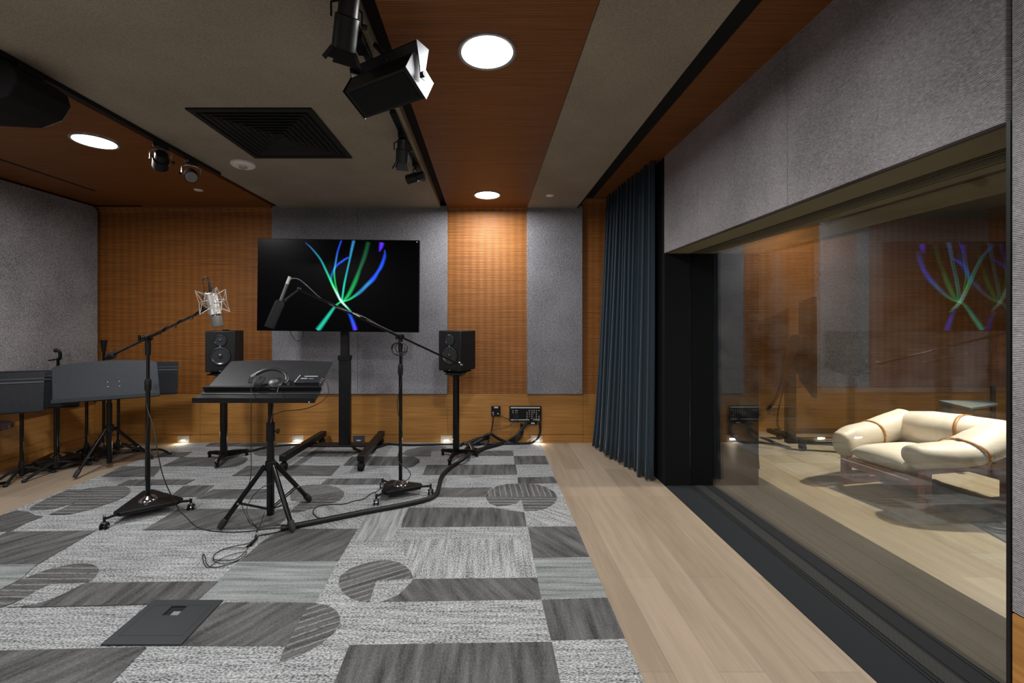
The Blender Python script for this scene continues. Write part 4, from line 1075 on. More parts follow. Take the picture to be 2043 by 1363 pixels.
# silver condenser in its cradle
ax = (P(435, 655, 2.72)-P(421, 585, 2.72)).normalized(); top = P(421.5, 585, 2.72); L = .22
mic = thing('condenser_microphone', 'silver studio microphone hanging upside down in a white wire cradle', 'microphone', top+ax*.1)
L = (P(435, 652, 2.72)-P(421.5, 585, 2.72)).length
R1 = 10.6*2.72/F
m = MB(); m.loft([(top-ax*.002, R1*.55), (top+ax*.006, R1*.95), (top+ax*.02, R1), (top+ax*L*.62, R1*1.0), (top+ax*L*.64, R1*1.05)], 32); m.build('body', NICKEL, mic)
m = MB(); m.loft([(top+ax*L*.64, R1*1.06), (top+ax*L*.69, R1*1.06)], 32); m.build('collar_ring', CHROME, mic)
MESHM = NT('microphone_mesh'); _v = MESHM.coord((420, 420, 420)); _ch = MESHM.n('ShaderNodeTexChecker'); _ch.inputs['Scale'].default_value = 1.0; MESHM.l(_v, _ch.inputs['Vector'])
MESHM.l(MESHM.mix(_ch.outputs['Fac'], srgb(112, 108, 102), srgb(150, 146, 138)), MESHM.b.inputs['Base Color']); MESHM.b.inputs['Metallic'].default_value = .6; MESHM.b.inputs['Roughness'].default_value = .45
m = MB(); m.loft([(top+ax*L*.69, R1*1.0), (top+ax*L*.97, R1*1.0), (top+ax*L, R1*.93)], 32); m.build('grille', MESHM.m, mic)
m = MB(); m.loft([(top-ax*.03, .010), (top-ax*.002, .012)], 14); m.loft([(top-ax*.060, .007), (top-ax*.03, .0095)], 14); m.build('connector', BLACK, mic)
m = MB(); m.loft([(top-ax*.088, .006), (top-ax*.062, .007)], 12); m.build('plug', STEELW, mic)
m = MB(); m.sphere(top+ax*L*.665-Vector((-.004, R1*1.05, 0)), .004, 8); m.build('switch', BLACK, mic)
# cradle
crd = thing('shock_mount', 'white wire cradle holding the silver microphone on the boom tip', 'shock mount', top+ax*.06)
WIREM = plain('cradle_wire', srgb(205, 198, 190), .35, .2)
e1 = Vector((1, 0, 0)); e1 = (e1-ax*e1.dot(ax)).normalized(); e2 = ax.cross(e1)
cc = top+ax*.055
def ring_pt(a, r, h): return cc+(e1*math.cos(a)+e2*math.sin(a))*r+ax*h
m = MB(); m.tube([ring_pt(2*PI*i/28, .074, 0) for i in range(28)], .0022, 6, closed=True)
m.tube([ring_pt(2*PI*i/28, .035, -.045) for i in range(28)], .002, 6, closed=True); m.tube([ring_pt(2*PI*i/28, .035, .045) for i in range(28)], .002, 6, closed=True)
for i in range(4):
    a = 2*PI*(i+.4)/4
    for h in (-.075, .075):
        tipp = ring_pt(a, .088, h)
        m.tube([ring_pt(a-.35, .074, 0), tipp], .002, 6); m.tube([ring_pt(a+.35, .074, 0), tipp], .002, 6)
        m.tube([ring_pt(a-.5, .036, math.copysign(.045, h)), tipp], .0018, 6); m.tube([ring_pt(a+.5, .036, math.copysign(.045, h)), tipp], .0018, 6)
m.build('wire_frame', WIREM, crd)
m = MB()
for i in range(8):
    a = 2*PI*(i+.2)/8; m.tube([ring_pt(a, .072, 0), ring_pt(a+.3, .034, -.045)], .0011, 5); m.tube([ring_pt(a, .072, 0), ring_pt(a-.3, .034, .045)], .0011, 5)
m.build('elastic_cord', plain('elastic', srgb(150, 148, 145), .6), crd)
m = MB(); m.cyl(tip1, ring_pt(PI-.2, .074, .01), .009); m.build('swivel', BLACK, crd)

# right boom stand and shotgun microphone
casters = [(-.842, 3.235, 0), (-.455, 3.43, 0), (-.875, 3.56, 0)]
tip2 = P(597, 577, 2.80)
tS2, c2, d2, s2 = boom_stand((-.70, 3.44), casters, 1.4-(672-641)*3.44/F, 1.4-(735-641)*3.44/F, tip2, .76, 'tall black boom stand with triangular base reaching across the big screen')
q = c2-d2*.74
m = MB(); m.loft([(q+d2*.10, .010), (q+d2*.09, .013), (q, .013), (q-d2*.01, .008)], 14); m.build('boom_end', BLACK, tS2)
m = MB(); m.cyl(q+s2*.03-d2*.01, q-s2*.03-d2*.01, .008); m.sphere(q+Vector((0, 0, .012)), .012, 10); m.build('end_knob', NICKEL, tS2)
m = MB(); m.sphere(tip2, .014, 12); j2 = P(568, 600, 2.74); m.cyl(tip2, j2, .0065, seg=12); m.sphere(j2, .013, 12); m.build('swivel_arm', NICKELD if False else BLACK, tS2)
a2 = P(575, 561, 2.72); b2 = P(560, 600, 2.70); f2 = P(537, 654, 2.66)
sg = thing('shotgun_microphone', 'slim microphone in a dark foam sleeve hanging in front of the screen', 'microphone', a2)
u2 = (b2-a2).normalized()
m = MB(); m.cyl(a2+u2*.02, b2+u2*.03, .0105, seg=18); m.build('tube_body', plain('dark_steel', srgb(92, 98, 100), .35, .7), sg)
m = MB(); m.cyl(a2-u2*.03, a2+u2*.022, .010, seg=14); m.build('plug', NICKEL, sg)
u3 = (f2-b2).normalized(); fr_ = .029
m = MB(); m.loft([(b2, .012), (b2+u3*.004, fr_*.8), (b2+u3*.016, fr_), (f2-u3*.006, fr_), (f2, fr_*.93)], 26); m.build('foam_windscreen', FOAM, sg)
m = MB(); m.tube([j2, b2+u2*.0], .009, 8); m.build('clip', BLACK, sg)

# parked microphone stands in the left corner
def parked(base, topz, label, kind):
    x, y = base; t = thing('microphone_stand', label, 'microphone stand', (x, y, 0))
    cs = [Vector((x+.27*math.cos(a), y+.27*math.sin(a), 0)) for a in (math.radians(-100), math.radians(20), math.radians(140))]
    tri_base(t, base, cs)
    m = MB(); m.cyl((x, y, .10), (x, y, topz-.06), .012, seg=14); m.build('pole', BLACKG, t)
    if kind == 'clip':
        m = MB(); m.tube([(x, y, topz-.08), (x+.02, y, topz-.05), (x+.025, y-.01, topz), (x, y-.02, topz+.02)], .014, 10, smooth=4); m.sphere((x, y-.02, topz+.015), .02, 12)
        m.box((x-.03, y, topz-.075), (.09, .05, .012), RY(-.15)); m.build('microphone_clip', BLACK, t, .002)
    else:
        m = MB(); m.loft([((x, y, topz-.09), .018), ((x, y, topz-.02), .024), ((x, y, topz+.03), .031)], 16); m.build('holder_cup', BLACKM, t)
    return t
parked((-4.19, 4.16), 1.10, 'short black stand with a microphone clip poking up behind the left music stand desks', 'clip')
parked((-4.05, 4.50), 1.17, 'black stand topped by a flared cup poking up against the ribbed wood wall', 'cup')

# stool seat tip at the left edge
t = thing('stool', 'dark round stool seat cut off at the left edge of the photo', 'stool', (-4.09, 3.47, 0))
m = MB(); x, y = -4.09, 3.47
m.loft([((x, y, .505), .13), ((x, y, .515), .158), ((x, y, .545), .160), ((x, y, .558), .14)], 32); m.build('seat', plain('oxblood_vinyl', srgb(40, 24, 28), .3), t)
m = MB(); m.cyl((x, y, .03), (x, y, .51), .02); m.build('post', BLACKG, t)
for a in (95, 215, 335):
    a = math.radians(a); m = MB(); m.tube([(x, y, .06), (x+.17*math.cos(a), y+.17*math.sin(a), .02)], .012, 8); m.build('leg', BLACKG, t)
# ================================================================= cables
def cable(name, pts, r, mat, label, cat='cable', k=8, seg=8, group=None):
    sm = catmull([Vector(p) for p in pts], k)
    for p in sm: p.z = max(p.z, r+(.0062 if -3.5 < p.x < .607 else .001))
    m = MB(); m.tube(sm, r, seg); o = m.build(name, mat, org=Vector(pts[0]), sharp=180); return tag(o, label, cat, group)
zr = .006
def G(px, py, r): return FL(px, py, zr+r)
# thick loom: wall panel -> around the right stands -> near music stand
r = .019
pts = [P(1052, 842, BY-.05), P(1044, 852, BY-.07), P(1030, 868, 4.84), P(1022, 878, 4.83), G(1008, 887, r), G(985, 893, r), G(962, 899, r), G(950, 897, r+.015), G(944, 886, r+.03), G(934, 880, r+.045), G(920, 884, r+.06)]
cable('cable_loom', [P(1052, 843, BY-.05), P(1040, 858, BY-.06), P(1028, 872, 4.80), G(1012, 882, r), G(990, 888, r), G(962, 896, r), G(947, 903, r+.01), G(942, 893, r+.02), G(938, 884, r+.03)], r, CABLE, 'thick black cable loom dropping from the wall connector panel to the right speaker stand')
cable('cable_loom', [P(976, 872, 4.84)+Vector((0, 0, 0)), P(960, 878, 4.78), G(940, 889, r), G(928, 899, r), G(936, 906, r+.03), G(926, 915, r+.03), G(910, 925, r), G(893, 937, r), G(881, 952, r), G(876, 970, r), G(871, 985, r), G(855, 995, r), G(820, 1004, r), G(780, 1012, r), G(730, 1021, r), G(680, 1031, r), G(630, 1041, r), G(590, 1049, r), G(560, 1056, r*.8)], r, CABLE, 'thick black cable loom curving across the carpet to the near music stand')
cable('cable_loom', [P(1040, 845, BY-.045), P(1042, 858, BY-.04), P(1040, 870, BY-.05), P(1030, 879, 4.83), P(1010, 882, 4.84), P(990, 873, 4.82), P(978, 866, 4.80), P(962, 873, 4.80), P(945, 880, 4.82), P(925, 886, 4.80), G(918, 889, .016)], .016, CABLE, 'black cable loom arching up and over beside the wall socket')
cable('cable_loom', [G(972, 876+10, .014), P(974, 880, 4.72), G(966, 893, .014), G(952, 896, .014), G(935, 891, .014), G(934, 885, .014), P(948, 876, 4.85), P(968, 874, 4.85), P(975, 880, 4.82)], .013, CABLE, 'looped black cable lying in a coil right of the right speaker stand')
cable('power_cable', [P(1077, 842, BY-.02), P(1078, 856, BY-.02), P(1076, 868, BY-.03), P(1070, 878, BY-.04), G(1055, 884.5, .012), G(1000, 885.5, .012), G(950, 886, .012), G(880, 886.5, .012), G(820, 888, .012), G(778, 886, .012), G(760, 886, .012), G(700, 886.5, .012), G(640, 887, .012), G(600, 887, .012), G(560, 889, .012), G(530, 893, .012), G(505, 899, .012), G(470, 905, .012), G(440, 912, .012)], .0125, CABLE, 'black cable running along the foot of the back wall behind the screen stand')
cable('power_cable', [G(340, 905, .01), G(320, 897, .01), G(290, 899, .01), G(250, 903, .01), G(215, 907, .01), G(190, 913, .01), G(160, 925, .01), G(120, 934, .01), G(95, 933, .01), G(110, 927, .01)], .010, CABLE, 'black cable snaking over the wood floor under the left stands')
cable('power_cable', [G(105, 905, .009), G(80, 925, .009), G(60, 939, .009), G(90, 938, .009), G(125, 927, .009), G(160, 912, .009), G(190, 915, .009)], .009, CABLE, 'black cable curled around the parked stand bases at the left')
cable('power_cable', [G(700, 886, .012)+Vector((0, -.02, 0)), G(712, 897, .012), G(730, 901, .012), G(752, 893, .012), G(775, 886, .012)], .012, CABLE, 'short black cable loop beneath the screen stand crossbar')
# wall leads
cable('audio_lead', [P(984, 828, BY-.04), P(983, 845, BY-.03), P(980, 860, BY-.03), P(977, 870, 4.84), P(972, 878, 4.83)], .007, CABLER, 'dark lead hanging straight down from the small wall socket')
cable('audio_lead', [P(994, 825, BY-.03), P(1001, 831, BY-.05), P(1010, 835, BY-.05), P(1018, 836, BY-.03)], .005, CABLER, 'short dark lead joining the small wall socket to the wide panel')
cable('audio_lead', [P(1024, 841, BY-.02), P(1016, 850, BY-.03), P(1000, 855, BY-.03), P(986, 857, BY-.03), P(979, 862, BY-.03)], .003, CABLER, 'thin brown lead sagging across the wainscot below the wide panel')
cable('audio_lead', [P(1049, 842, BY-.02), P(1051, 856, BY-.02), P(1060, 861, BY-.02), P(1070, 858, BY-.02), P(1075, 848, BY-.02), P(1075, 838, BY-.02)], .0022, CABLEY, 'thin yellow lead looping below the wide connector panel')
cable('audio_lead', [P(1074, 839, BY-.025), P(1076, 855, BY-.03), P(1077, 868, BY-.03), P(1070, 877, BY-.05), G(1060, 884, .005)], .0045, CABLER, 'dark lead falling from the right end of the wide connector panel')
for a_, b_ in (((1052, 880), (1062, 875)), ((1060, 881), (1068, 877)), ((1064, 883), (1071, 879))):
    m = MB(); m.cyl(P(*a_, BY-.06), P(*b_, BY-.06), .0055, .005, 12)
    tag(m.build('cable_plug', NICKEL, org=P(*a_, BY-.06)), 'silver cable plug lying against the baseboard below the wide connector panel', 'plug', 'loose plugs by the baseboard')
# microphone leads
u = d1.orthogonal().normalized(); v = d1.cross(u)
pts = [top-ax*.088, top-ax*.10+Vector((-.010, 0, .004)), top-ax*.095+Vector((-.035, 0, -.01)), P(408, 578, 2.72), P(403, 600, 2.72), P(401, 617, 2.74)]
L1 = (tip1-c1).length
for i in range(0, 40):
    s_ = 1-i/40; a = i*.55
    pts.append(c1+d1*L1*s_*.98+(u*math.cos(a)+v*math.sin(a))*(.015)-Vector((0, 0, .006*abs(math.sin(i*.4)))))
pts += [c1+Vector((.01, -.02, -.04)), c1+Vector((.015, -.022, -.25)), c1+Vector((.018, -.022, -.55)), Vector((-2.485, 3.10, .5)), Vector((-2.47, 3.08, .25))]
cable('microphone_cable', pts, .0034, CABLET, 'thin black cable wound around the left boom arm up to the silver microphone', 'cable', 4, 6)
pts = [Vector((-2.49, 3.12, .95)), Vector((-2.484, 3.11, .78)), P(305, 848, 3.05), P(311, 880, 3.0), P(316, 910, 2.98), P(324, 945, 2.98), P(334, 972, 3.0), P(346, 997, 3.05), G(363, 1025, .003), G(390, 1050, .003), G(420, 1059, .003), G(460, 1062, .003), G(500, 1060, .003), G(530, 1056, .003), G(575, 1052, .003)]
cable('microphone_cable', pts, .0034, CABLET, 'thin cable falling from the left boom stand and sweeping across the carpet', 'cable', 8, 6)
u = d2.orthogonal().normalized(); v = d2.cross(u); L2 = (tip2-c2).length
pts = [a2-u2*.03, P(578, 558, 2.72), P(585, 555.5, 2.74), P(597, 558, 2.76), P(612, 570, 2.80), P(628, 585, 2.86), P(642, 597, 2.92)]
for i in range(0, 16):
    s_ = .68*(1-i/16); a = 1.2+i*.35
    pts.append(c2+d2*L2*(s_+.02)+(u*math.cos(a)+v*math.sin(a))*.013+Vector((0, -.004, .004)))
cable('microphone_cable', pts, .0034, plain('mic_lead_sheen', srgb(95, 96, 98), .3), 'glossy cable arching from the shotgun microphone and along the right boom arm', 'cable', 5, 6)
m = MB()
for rr_, off_ in ((.062, 0), (.05, .012), (.056, -.01)):
    m.tube([c2+Vector((off_+rr_*math.sin(a_), -.03+.01*math.sin(3*a_)+off_, -.045-rr_*.85+rr_*.85*math.cos(a_)*1.0)) for a_ in [2*PI*i/30 for i in range(30)]], .0036, 6, closed=True)
tag(m.build('cable_coil', CABLET, org=c2), 'small coil of cable hung on the joint of the right boom stand', 'cable coil')
pts = [c2+Vector((.02, -.02, -.1)), Vector((-.685, 3.415, .95)), Vector((-.722, 3.42, .72)), Vector((-.682, 3.42, .5)), Vector((-.715, 3.42, .30)), P(806, 931, 3.40), P(814, 937, 3.38), P(819, 948, 3.38), P(812, 958, 3.36), P(798, 965, 3.30), P(770, 970, 3.25), G(748, 983, .003), G(725, 996, .003), G(706, 1000, .003), G(685, 1006, .003), G(655, 1007, .003), G(632, 1012, .003), G(625, 1023, .003), G(634, 1033, .003), G(650, 1034, .003)]
cable('microphone_cable', pts, .0034, CABLET, 'thin cable running down the right boom stand and looping on the carpet', 'cable', 7, 6)
# headphone and amplifier leads
pts = [onto(501, 768, .02), onto(501, 775, .025), P(501.5, 790, 2.74), P(501, 830, 2.76), P(501, 880, 2.80), P(501, 940, 2.82), P(497, 965, 2.84), P(487, 990, 2.88), P(482, 1005, 2.90), P(487, 1020, 2.88), P(494, 1035, 2.86), G(500, 1045, .003), G(515, 1053, .003), G(545, 1049, .003), G(570, 1047, .003)]
cable('headphone_lead', pts, .0026, CABLET, 'thin black lead hanging from the front edge of the near music stand to the carpet', 'cable', 7, 6)
pts = [onto(561, 767, .03), onto(556, 772, .03), P(553, 782, 2.76), P(548, 795, 2.80), P(545, 815, 2.86), P(543, 830, 2.94), P(540, 845, 2.93)]
cable('headphone_lead', pts, .0026, plain('grey_lead', srgb(88, 86, 84), .4), 'short grey lead hanging from the right headphone cup', 'cable', 7, 6)
pts = [B_(bw+.052, .045, bh*.5), B_(bw+.08, .045, bh*.5), P(655, 775, 2.98), P(654, 787, 2.97), P(645, 799, 2.95), P(628, 809, 2.92), P(608, 816, 2.92), P(585, 819, 2.92), P(565, 821, 2.93), P(545, 828, 2.93), P(536, 833, 2.94), P(534, 845, 2.95)]
cable('audio_lead', pts, .0028, CABLER, 'dark red lead hanging in a curve from the small amplifier box', 'cable', 7, 6)
pts = [P(560, 960, 2.95), P(541, 965, 2.92), P(520, 975, 2.90), P(505, 990, 2.88), P(496, 1005, 2.88), P(492, 1020, 2.84), P(498, 1035, 2.80), P(505, 1045, 2.80), G(512, 1052, .003), G(512, 1062, .003), G(508, 1072, .003)]
cable('audio_lead', pts, .0026, CABLET, 'thin lead looping between the tripod legs of the near music stand', 'cable', 7, 6)
pts = [P(528, 1022, 2.90), G(522, 1040, .02), G(516, 1055, .003), G(510, 1072, .003), G(500, 1082, .003), G(488, 1086, .003), G(462, 1091, .003), G(438, 1099, .003), G(426, 1110, .003), G(428, 1116, .004), G(445, 1118, .004), G(465, 1117, .005), G(480, 1110, .005), G(495, 1093, .005), G(503, 1080, .003), G(490, 1092, .006), G(460, 1093, .006), G(440, 1098, .006), G(427, 1108, .006), G(426, 1118, .005), G(440, 1124, .005), G(455, 1124, .005), G(478, 1116, .005), G(492, 1102, .006), G(472, 1104, .007), G(450, 1111, .007), G(433, 1120, .007), G(420, 1130, .003), G(412, 1132, .003), G(407, 1124, .003), G(404, 1112, .003), G(405, 1106, .003), G(409, 1110, .003), G(412, 1124, .003), G(424, 1132, .003), G(450, 1128, .003), G(478, 1118, .004)]
cable('coiled_cable', pts, .0022, CABLET, 'tangled coil of thin black cable on the carpet before the near music stand', 'cable coil', 8, 6)
cable('audio_lead', [G(565, 1058, .006), G(545, 1064, .004), G(525, 1067, .004), G(515, 1070, .004), G(508, 1078, .004)], .004, CABLE, 'end of lead joining the thick loom to the cable coil on the carpet', 'cable', 7, 6)
m = MB(); m.cyl(G(500, 1088, .008), G(513, 1074, .008), .009, .006, 12); m.cyl(G(493, 1091, .008), G(499, 1087, .008), .007, seg=10)
tag(m.build('cable_plug', BLACK, org=G(505, 1082, .01)), 'black cable plug lying at the knot of the coil on the carpet', 'plug')
m = MB(); m.cyl(G(510, 1066, .006), G(518, 1062, .006), .005, .004, 10)
tag(m.build('cable_plug', NICKEL, org=G(510, 1066, .006)), 'tiny silver cable plug near the coil on the carpet', 'plug')

# ================================================================= cream lounge chair behind the glass
O_ = Vector((3.17, 3.11, 0)); U = Vector((.985, .17, 0)).normalized(); V = Vector((-.17, .985, 0)).normalized()
def Q(u_, v_, z_): return O_+U*u_+V*v_+Vector((0, 0, z_))
ch = thing('lounge_chair', 'cream leather lounge chair with tan straps and wooden frame behind the window', 'armchair', Q(.38, .29, 0))
RQ = Matrix((U, V, Vector((0, 0, 1)))).transposed()
fw = .065
def bar(name, a, b, w_, h_, parent=ch):
    a, b = Vector(a), Vector(b); d = b-a; L_ = d.length; d.normalize()
    up_ = Vector((0, 0, 1)) if abs(d.z) < .9 else U
    s_ = up_.cross(d).normalized(); u_ = d.cross(s_)
    R_ = Matrix((s_, d, u_)).transposed()
    m = MB(); m.box((a+b)/2, (w_, L_, h_), R_); return m.build(name, ROSE, parent, .006)
for v_ in (0, .575):
    bar('leg', Q(.03, v_, 0), Q(.03, v_, .34), .05, .065)
    bar('leg', Q(.80, v_, 0), Q(.80, v_, .36), .05, .065)
    bar('side_rail', Q(.06, v_, .03), Q(.77, v_, .03), .05, .06)
    bar('arm_rail', Q(.06, v_, .31), Q(.77, v_, .31), .045, .055)
bar('front_rail', Q(.03, .03, .20), Q(.03, .545, .20), .04, .085)
bar('back_rail', Q(.80, .03, .22), Q(.80, .545, .22), .04, .085)
def pillow(name, path, secs, mat=IVORY, parent=ch, seg=28, n_=2.4, k=6, close=(.05, .05)):
    """path: centres; secs: (half width sideways, half height) per centre, superellipse section"""
    pts = [Vector(p) for p in path]; fine = catmull(pts, k); n = len(fine)
    S2 = []
    for i in range(n):
        f = min(i/k, len(pts)-1-1e-6); a_ = int(f); g = f-a_
        S2.append((secs[a_][0]*(1-g)+secs[a_+1][0]*g, secs[a_][1]*(1-g)+secs[a_+1][1]*g))
    m = MB(); L_ = []; fr_ = []
    for i in range(n):
        t_ = (fine[min(i+1, n-1)]-fine[max(i-1, 0)]).normalized()
        s_ = t_.cross(Vector((0, 0, 1))).normalized(); u_ = s_.cross(t_).normalized(); fr_.append((fine[i], t_, s_, u_, S2[i]))
    def ringv(c, s_, u_, hw, hh, sc):
        out = []
        for j in range(seg):
            a_ = 2*PI*j/seg; ca, sa = math.cos(a_), math.sin(a_)
            out.append(m.bm.verts.new(c+s_*math.copysign(abs(ca)**(2/n_), ca)*hw*sc+u_*math.copysign(abs(sa)**(2/n_), sa)*hh*sc))
        return out
    for e in range(4):
        q = e/4; c_, t_, s_, u_, sc_ = fr_[0]; L_.append(ringv(c_-t_*close[0]*math.cos(q*PI/2), s_, u_, *sc_, math.sin(max(q, .08)*PI/2)))
    for c_, t_, s_, u_, sc_ in fr_: L_.append(ringv(c_, s_, u_, *sc_, 1))
    for e in range(3, -1, -1):
        q = e/4; c_, t_, s_, u_, sc_ = fr_[-1]; L_.append(ringv(c_+t_*close[1]*math.cos(q*PI/2), s_, u_, *sc_, math.sin(max(q, .08)*PI/2)))
    fs = []
    for A, B in zip(L_, L_[1:]):
        for j in range(seg): fs.append(m.bm.faces.new((A[j], A[(j+1) % seg], B[(j+1) % seg], B[j])))
    fs.append(m.bm.faces.new(L_[0][::-1])); fs.append(m.bm.faces.new(L_[-1])); m._f(fs)
    return m.build(name, mat, parent, sharp=80), fr_
def strap(fr_, i, parent, w_=.02, n_=2.4, gap=.004, arc=(0, 1)):
    c_, t_, s_, u_, (hw, hh) = fr_[i]; m = MB(); rows = []
    for e in (-1, 1):
        row = []
        for j in range(41):
            a_ = 2*PI*(arc[0]+(arc[1]-arc[0])*j/40); ca, sa = math.cos(a_), math.sin(a_)
            row.append(c_+t_*e*w_/2+s_*math.copysign(abs(ca)**(2/n_), ca)*(hw+gap)+u_*math.copysign(abs(sa)**(2/n_), sa)*(hh+gap))
        rows.append(row)
    m.grid(rows); o = m.build('strap', STRAP, parent, recalc=False, sharp=80); s2_ = o.modifiers.new('thickness', 'SOLIDIFY'); s2_.thickness = .004; s2_.offset = 0; return o
# seat cushion
m = MB()
nx, ny = 14, 14; rows_t = []
def seat_pt(i, j, side):
    a_ = i/nx; b_ = j/ny
    e = (1-abs(2*a_-1)**6)*(1-abs(2*b_-1)**6)
    puff = .028*math.sin(PI*a_)**.5*math.sin(PI*b_)**.5
    return Q(-.045+.70*a_, .07+.44*b_, (.305+.055*e**.5+puff) if side else (.305-.075*e**.5))
for side in (1, 0): m.grid([[seat_pt(i, j, side) for j in range(ny+1)] for i in range(nx+1)])
bmesh.ops.remove_doubles(m.bm, verts=m.bm.verts[:], dist=.0005)
m.build('seat_cushion', IVORY, ch, sharp=80, subdiv=1)
# front apron drape of the cushion
far_arm, frA = pillow('arm_cushion', [Q(-.0, .58, .335), Q(.12, .60, .375), Q(.32, .62, .40), Q(.55, .64, .44), Q(.72, .62, .48)], [(.075, .115), (.09, .11), (.10, .105), (.11, .115), (.11, .13)], close=(.055, .05))
near_arm, frB = pillow('arm_cushion', [Q(-.03, .02, .405), Q(.08, -.01, .42), Q(.28, -.04, .435), Q(.52, -.04, .495), Q(.76, -.01, .56)], [(.10, .085), (.13, .085), (.15, .085), (.15, .10), (.12, .09)], close=(.055, .05), n_=2.0)
back, frC = pillow('back_cushion', [Q(.90, -.10, .54), Q(.83, .04, .51), Q(.77, .25, .47), Q(.75, .45, .455), Q(.72, .60, .45)], [(.08, .085), (.16, .125), (.22, .165), (.22, .165), (.15, .14)], close=(.07, .06), n_=2.2)
strap(frA, 13, far_arm); strap(frB, 13, near_arm); strap(frC, 11, back, .022, 2.2)
m = MB(); c_, t_, s_, u_, sc2 = frB[13]; m.box(c_+u_*(sc2[1]+.009)-s_*.01, (.03, .03, .004), RQ); m.build('buckle', CHROME, near_arm)
for w0, w1 in ((Q(-.075, .555, .235), Q(-.075, .03, .235)),):
    m = MB(); m.tube([w0, w1], .004, 6); m.build('cushion_piping', IVORY, ch)

# warm spotlight over the chair, hung from the far room's ceiling
def bare_spot(name, loc, target, energy, col, size, blend, r, label):
    loc, target = Vector(loc), Vector(target)
    t_ = thing(name, label, 'spotlight', (loc.x, loc.y, 2.7))
    d = (target-loc).normalized()
    m = MB(); m.cyl((loc.x, loc.y, 2.7), (loc.x, loc.y, loc.z+.06), .012); m.build('stem', BLACK, t_)
    m = MB(); m.loft([(loc-d*.16, .04), (loc-d*.14, .055), (loc-d*.005, .06)], 24); m.build('lamp_head', BLACK, t_)
    L = bpy.data.lights.new('spot_lamp', 'SPOT'); L.energy = energy; L.color = col; L.spot_size = math.radians(size); L.spot_blend = blend; L.shadow_soft_size = r
    lo = bpy.data.objects.new('spot_lamp', L); COL.objects.link(lo); lo.parent = t_; lo.location = loc+d*.01-ORG[t_.name]
    lo.rotation_euler = d.to_track_quat('-Z', 'Y').to_euler()
    return t_
bare_spot('track_spotlight', (4.55, 3.68, 2.62), (3.3, 3.15, .2), 560, (1, .90, .76), 96, .4, .05, 'warm spotlight above the cream chair in the far room')

# display on a stand seen edge-on in the far room
t = thing('television_stand', 'dark wheeled screen stand seen from behind in the far room', 'tv stand', (3.36, 4.72, 0))
m = MB(); m.bb(3.315, 3.405, 4.69, 4.76, .05, 1.10); m.build('column', BLACK, t, .005)
A = Vector((3.04, 3.98, 0)); B = Vector((3.86, 5.28, 0))
for a_, b_ in (((3.36, 4.62), (4.30, 4.40)), ((3.42, 5.05), (4.35, 5.05))):
    m = MB(); p, q = Vector((*a_, .075)), Vector((*b_, .075)); d = (q-p).normalized(); n_ = Vector((-d.y, d.x, 0))*.03
    m.prism([p-n_, p+n_, q+n_, q-n_], (0, 0, .05)); lg = m.build('base_leg', BLACKG, t, .006)
    for e in (p+d*.05, q-d*.05):
        m = MB(); m.cyl(e+Vector((-.02, 0, -.035)), e+Vector((.02, 0, -.035)), .038, seg=18); m.build('caster', BLACKM, lg)
m = MB(); m.bb(3.33, 3.39, 4.6, 5.08, .075, .125); m.build('crossbar', BLACK, t, .004)
mid = (A+B)/2
m = MB(); m.cyl((3.36, 4.72, 1.08), (mid.x, mid.y, 1.12), .03); m.build('mount_arm', BLACK, t)
d = (B-A).normalized(); nn = Vector((d.y, -d.x, 0))
t2 = thing('television', 'dark screen seen nearly edge-on behind the glass', 'television', (mid.x, mid.y, 1.15))
m = MB(); m.prism([A+Vector((0, 0, .68)), B+Vector((0, 0, .68)), B+Vector((0, 0, 1.63)), A+Vector((0, 0, 1.63))], nn*.035); m.build('bezel', BLACKM, t2, .005)
m = MB(); A2, B2 = A.lerp(B, .2)-nn*.05, A.lerp(B, .8)-nn*.05
m.prism([A2+Vector((0, 0, .8)), B2+Vector((0, 0, .8)), B2+Vector((0, 0, 1.25)), A2+Vector((0, 0, 1.25))], nn*.05); m.build('rear_housing', BLACKM, t2, .01)
cable('cable_loom', [P(1590, 700, 4.5), P(1575, 690, 4.5), P(1566, 715, 4.5), P(1562, 745, 4.55), P(1552, 785, 4.6), P(1540, 808, 4.65), P(1530, 818, 4.7)], .016, CABLE, 'thick dark cable drooping left from the screen in the far room')
cable('power_cable', [P(1572, 740, 4.6), P(1562, 780, 4.62), P(1553, 820, 4.62), P(1552, 850, 4.62), P(1565, 868, 4.62)], .008, CABLE, 'thin dark cable hanging beside the stand column in the far room')
m = MB()
for i in range(4): m.tube([P(1571+5*i, 712, 4.48), P(1578+4*i, 675, 4.48), P(1590+3*i, 672, 4.5), P(1592+2*i, 695, 4.52)], .010, 8, smooth=5)
tag(m.build('cable_coil', plain('grey_loom', srgb(80, 76, 70), .5), org=P(1580, 690, 4.5)), 'bunch of grey looped cable hung behind the far-room screen', 'cable coil')

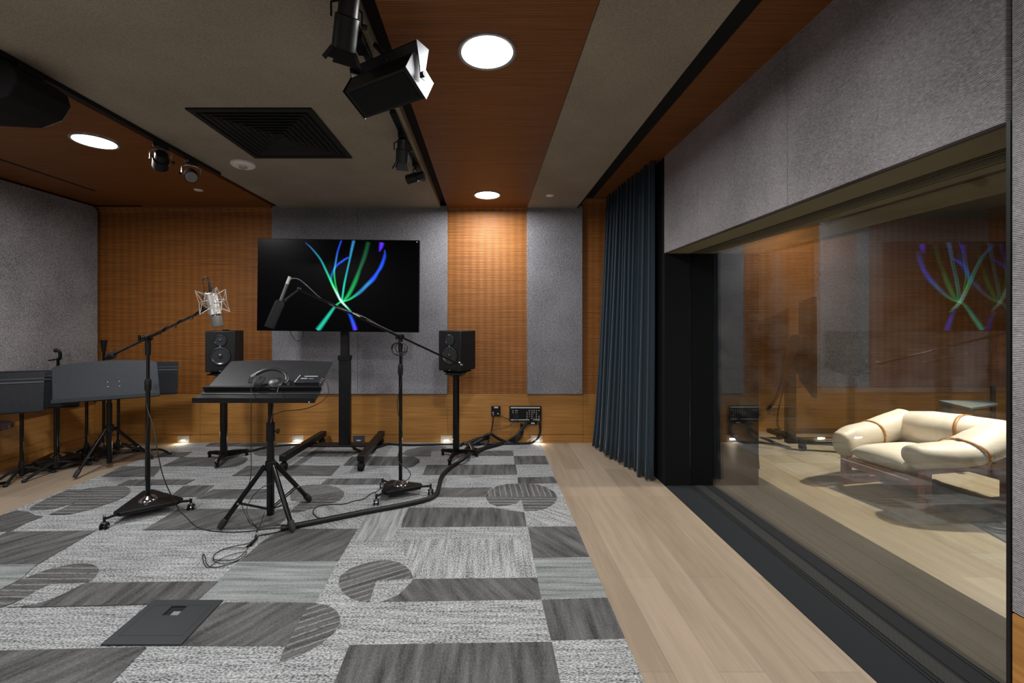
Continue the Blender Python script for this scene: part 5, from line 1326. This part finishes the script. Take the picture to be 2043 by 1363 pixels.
# music stand desk and stand rising behind the chair
t = thing('music_stand', 'pale grey desk with a dark pole showing above the chair back', 'music stand', (4.9, 4.15, 0))
y = 4.1
a_, b_, c_ = P(1873, 798, y), P(1985, 798, y+.1), P(1938, 814, y-.25)
m = MB(); m.prism([P(1873, 799, 4.2), P(1975, 798, 4.5), P(1992, 806, 4.1), P(1937, 814, 3.85)], (0, 0, -.02)); m.build('desk', BEIGEMT, t, .002)
m = MB(); m.prism([P(1873, 800.5, 4.2), P(1937, 815, 3.85), P(1945, 838, 3.85), P(1885, 836, 4.2)], (.01, .006, 0)); m.build('desk_front', plain('desk_blue_grey', srgb(62, 76, 84), .4), t, .002)
m = MB(); xx = (1981-CX)*4.3/F; m.cyl((xx, 4.3, .02), (xx, 4.3, 1.4-(770-641)*4.3/F), .02); m.build('pole', BLACK, t)
m = MB(); m.tube([P(1972, 804, 4.2), P(1955, 808, 4.1), P(1944, 818, 4.0), P(1945, 832, 3.95)], .006, 8, smooth=5); m.build('tray_bow', BEIGEMT, t)
for a in (200, 320, 80):
    a = math.radians(a); m = MB(); m.tube([(xx, 4.3, .08), (xx+.28*math.cos(a), 4.3+.28*math.sin(a), .015)], .012, 8); m.build('leg', BLACK, t)
# steel rail and pedal on the far floor
p, q = FL(1858, 965, .05), FL(2045, 1052, .05)
m = MB(); d = (q-p).normalized(); n_ = Vector((-d.y, d.x, 0))*.03; m.prism([p-n_, p+n_, q+n_, q-n_], (0, 0, .04))
t = thing('screen_stand_leg', 'long grey metal stand rail under the cream chair', 'stand rail', (p+q)/2-Vector((0, 0, .05))); m.build('rail', plain('rail_grey', srgb(70, 76, 74), .3), t, .004)
m = MB()
for e in (p+d*.04, q-d*.04): m.cyl((e.x, e.y, 0), (e.x, e.y, .052), .02)
m.build('foot', BLACK, t)
m = MB(); pts = [FL(1935, 1044, 0), FL(1990, 1040, 0), FL(2040, 1075, 0), FL(2010, 1085, 0)]
m.prism(pts, (0, 0, .012)); tag(m.build('floor_box', COVER, org=pts[0]), 'dark floor hatch plate on the far room floor near the chair', 'floor box')
cable('power_cable', [FL(2040, 1035, .02), FL(2000, 1034, .02), FL(1970, 1040, .02), FL(1962, 1048, .02), FL(1985, 1056, .03), FL(2040, 1062, .03)], .012, CABLE, 'black cable curled beside the floor hatch in the far room')
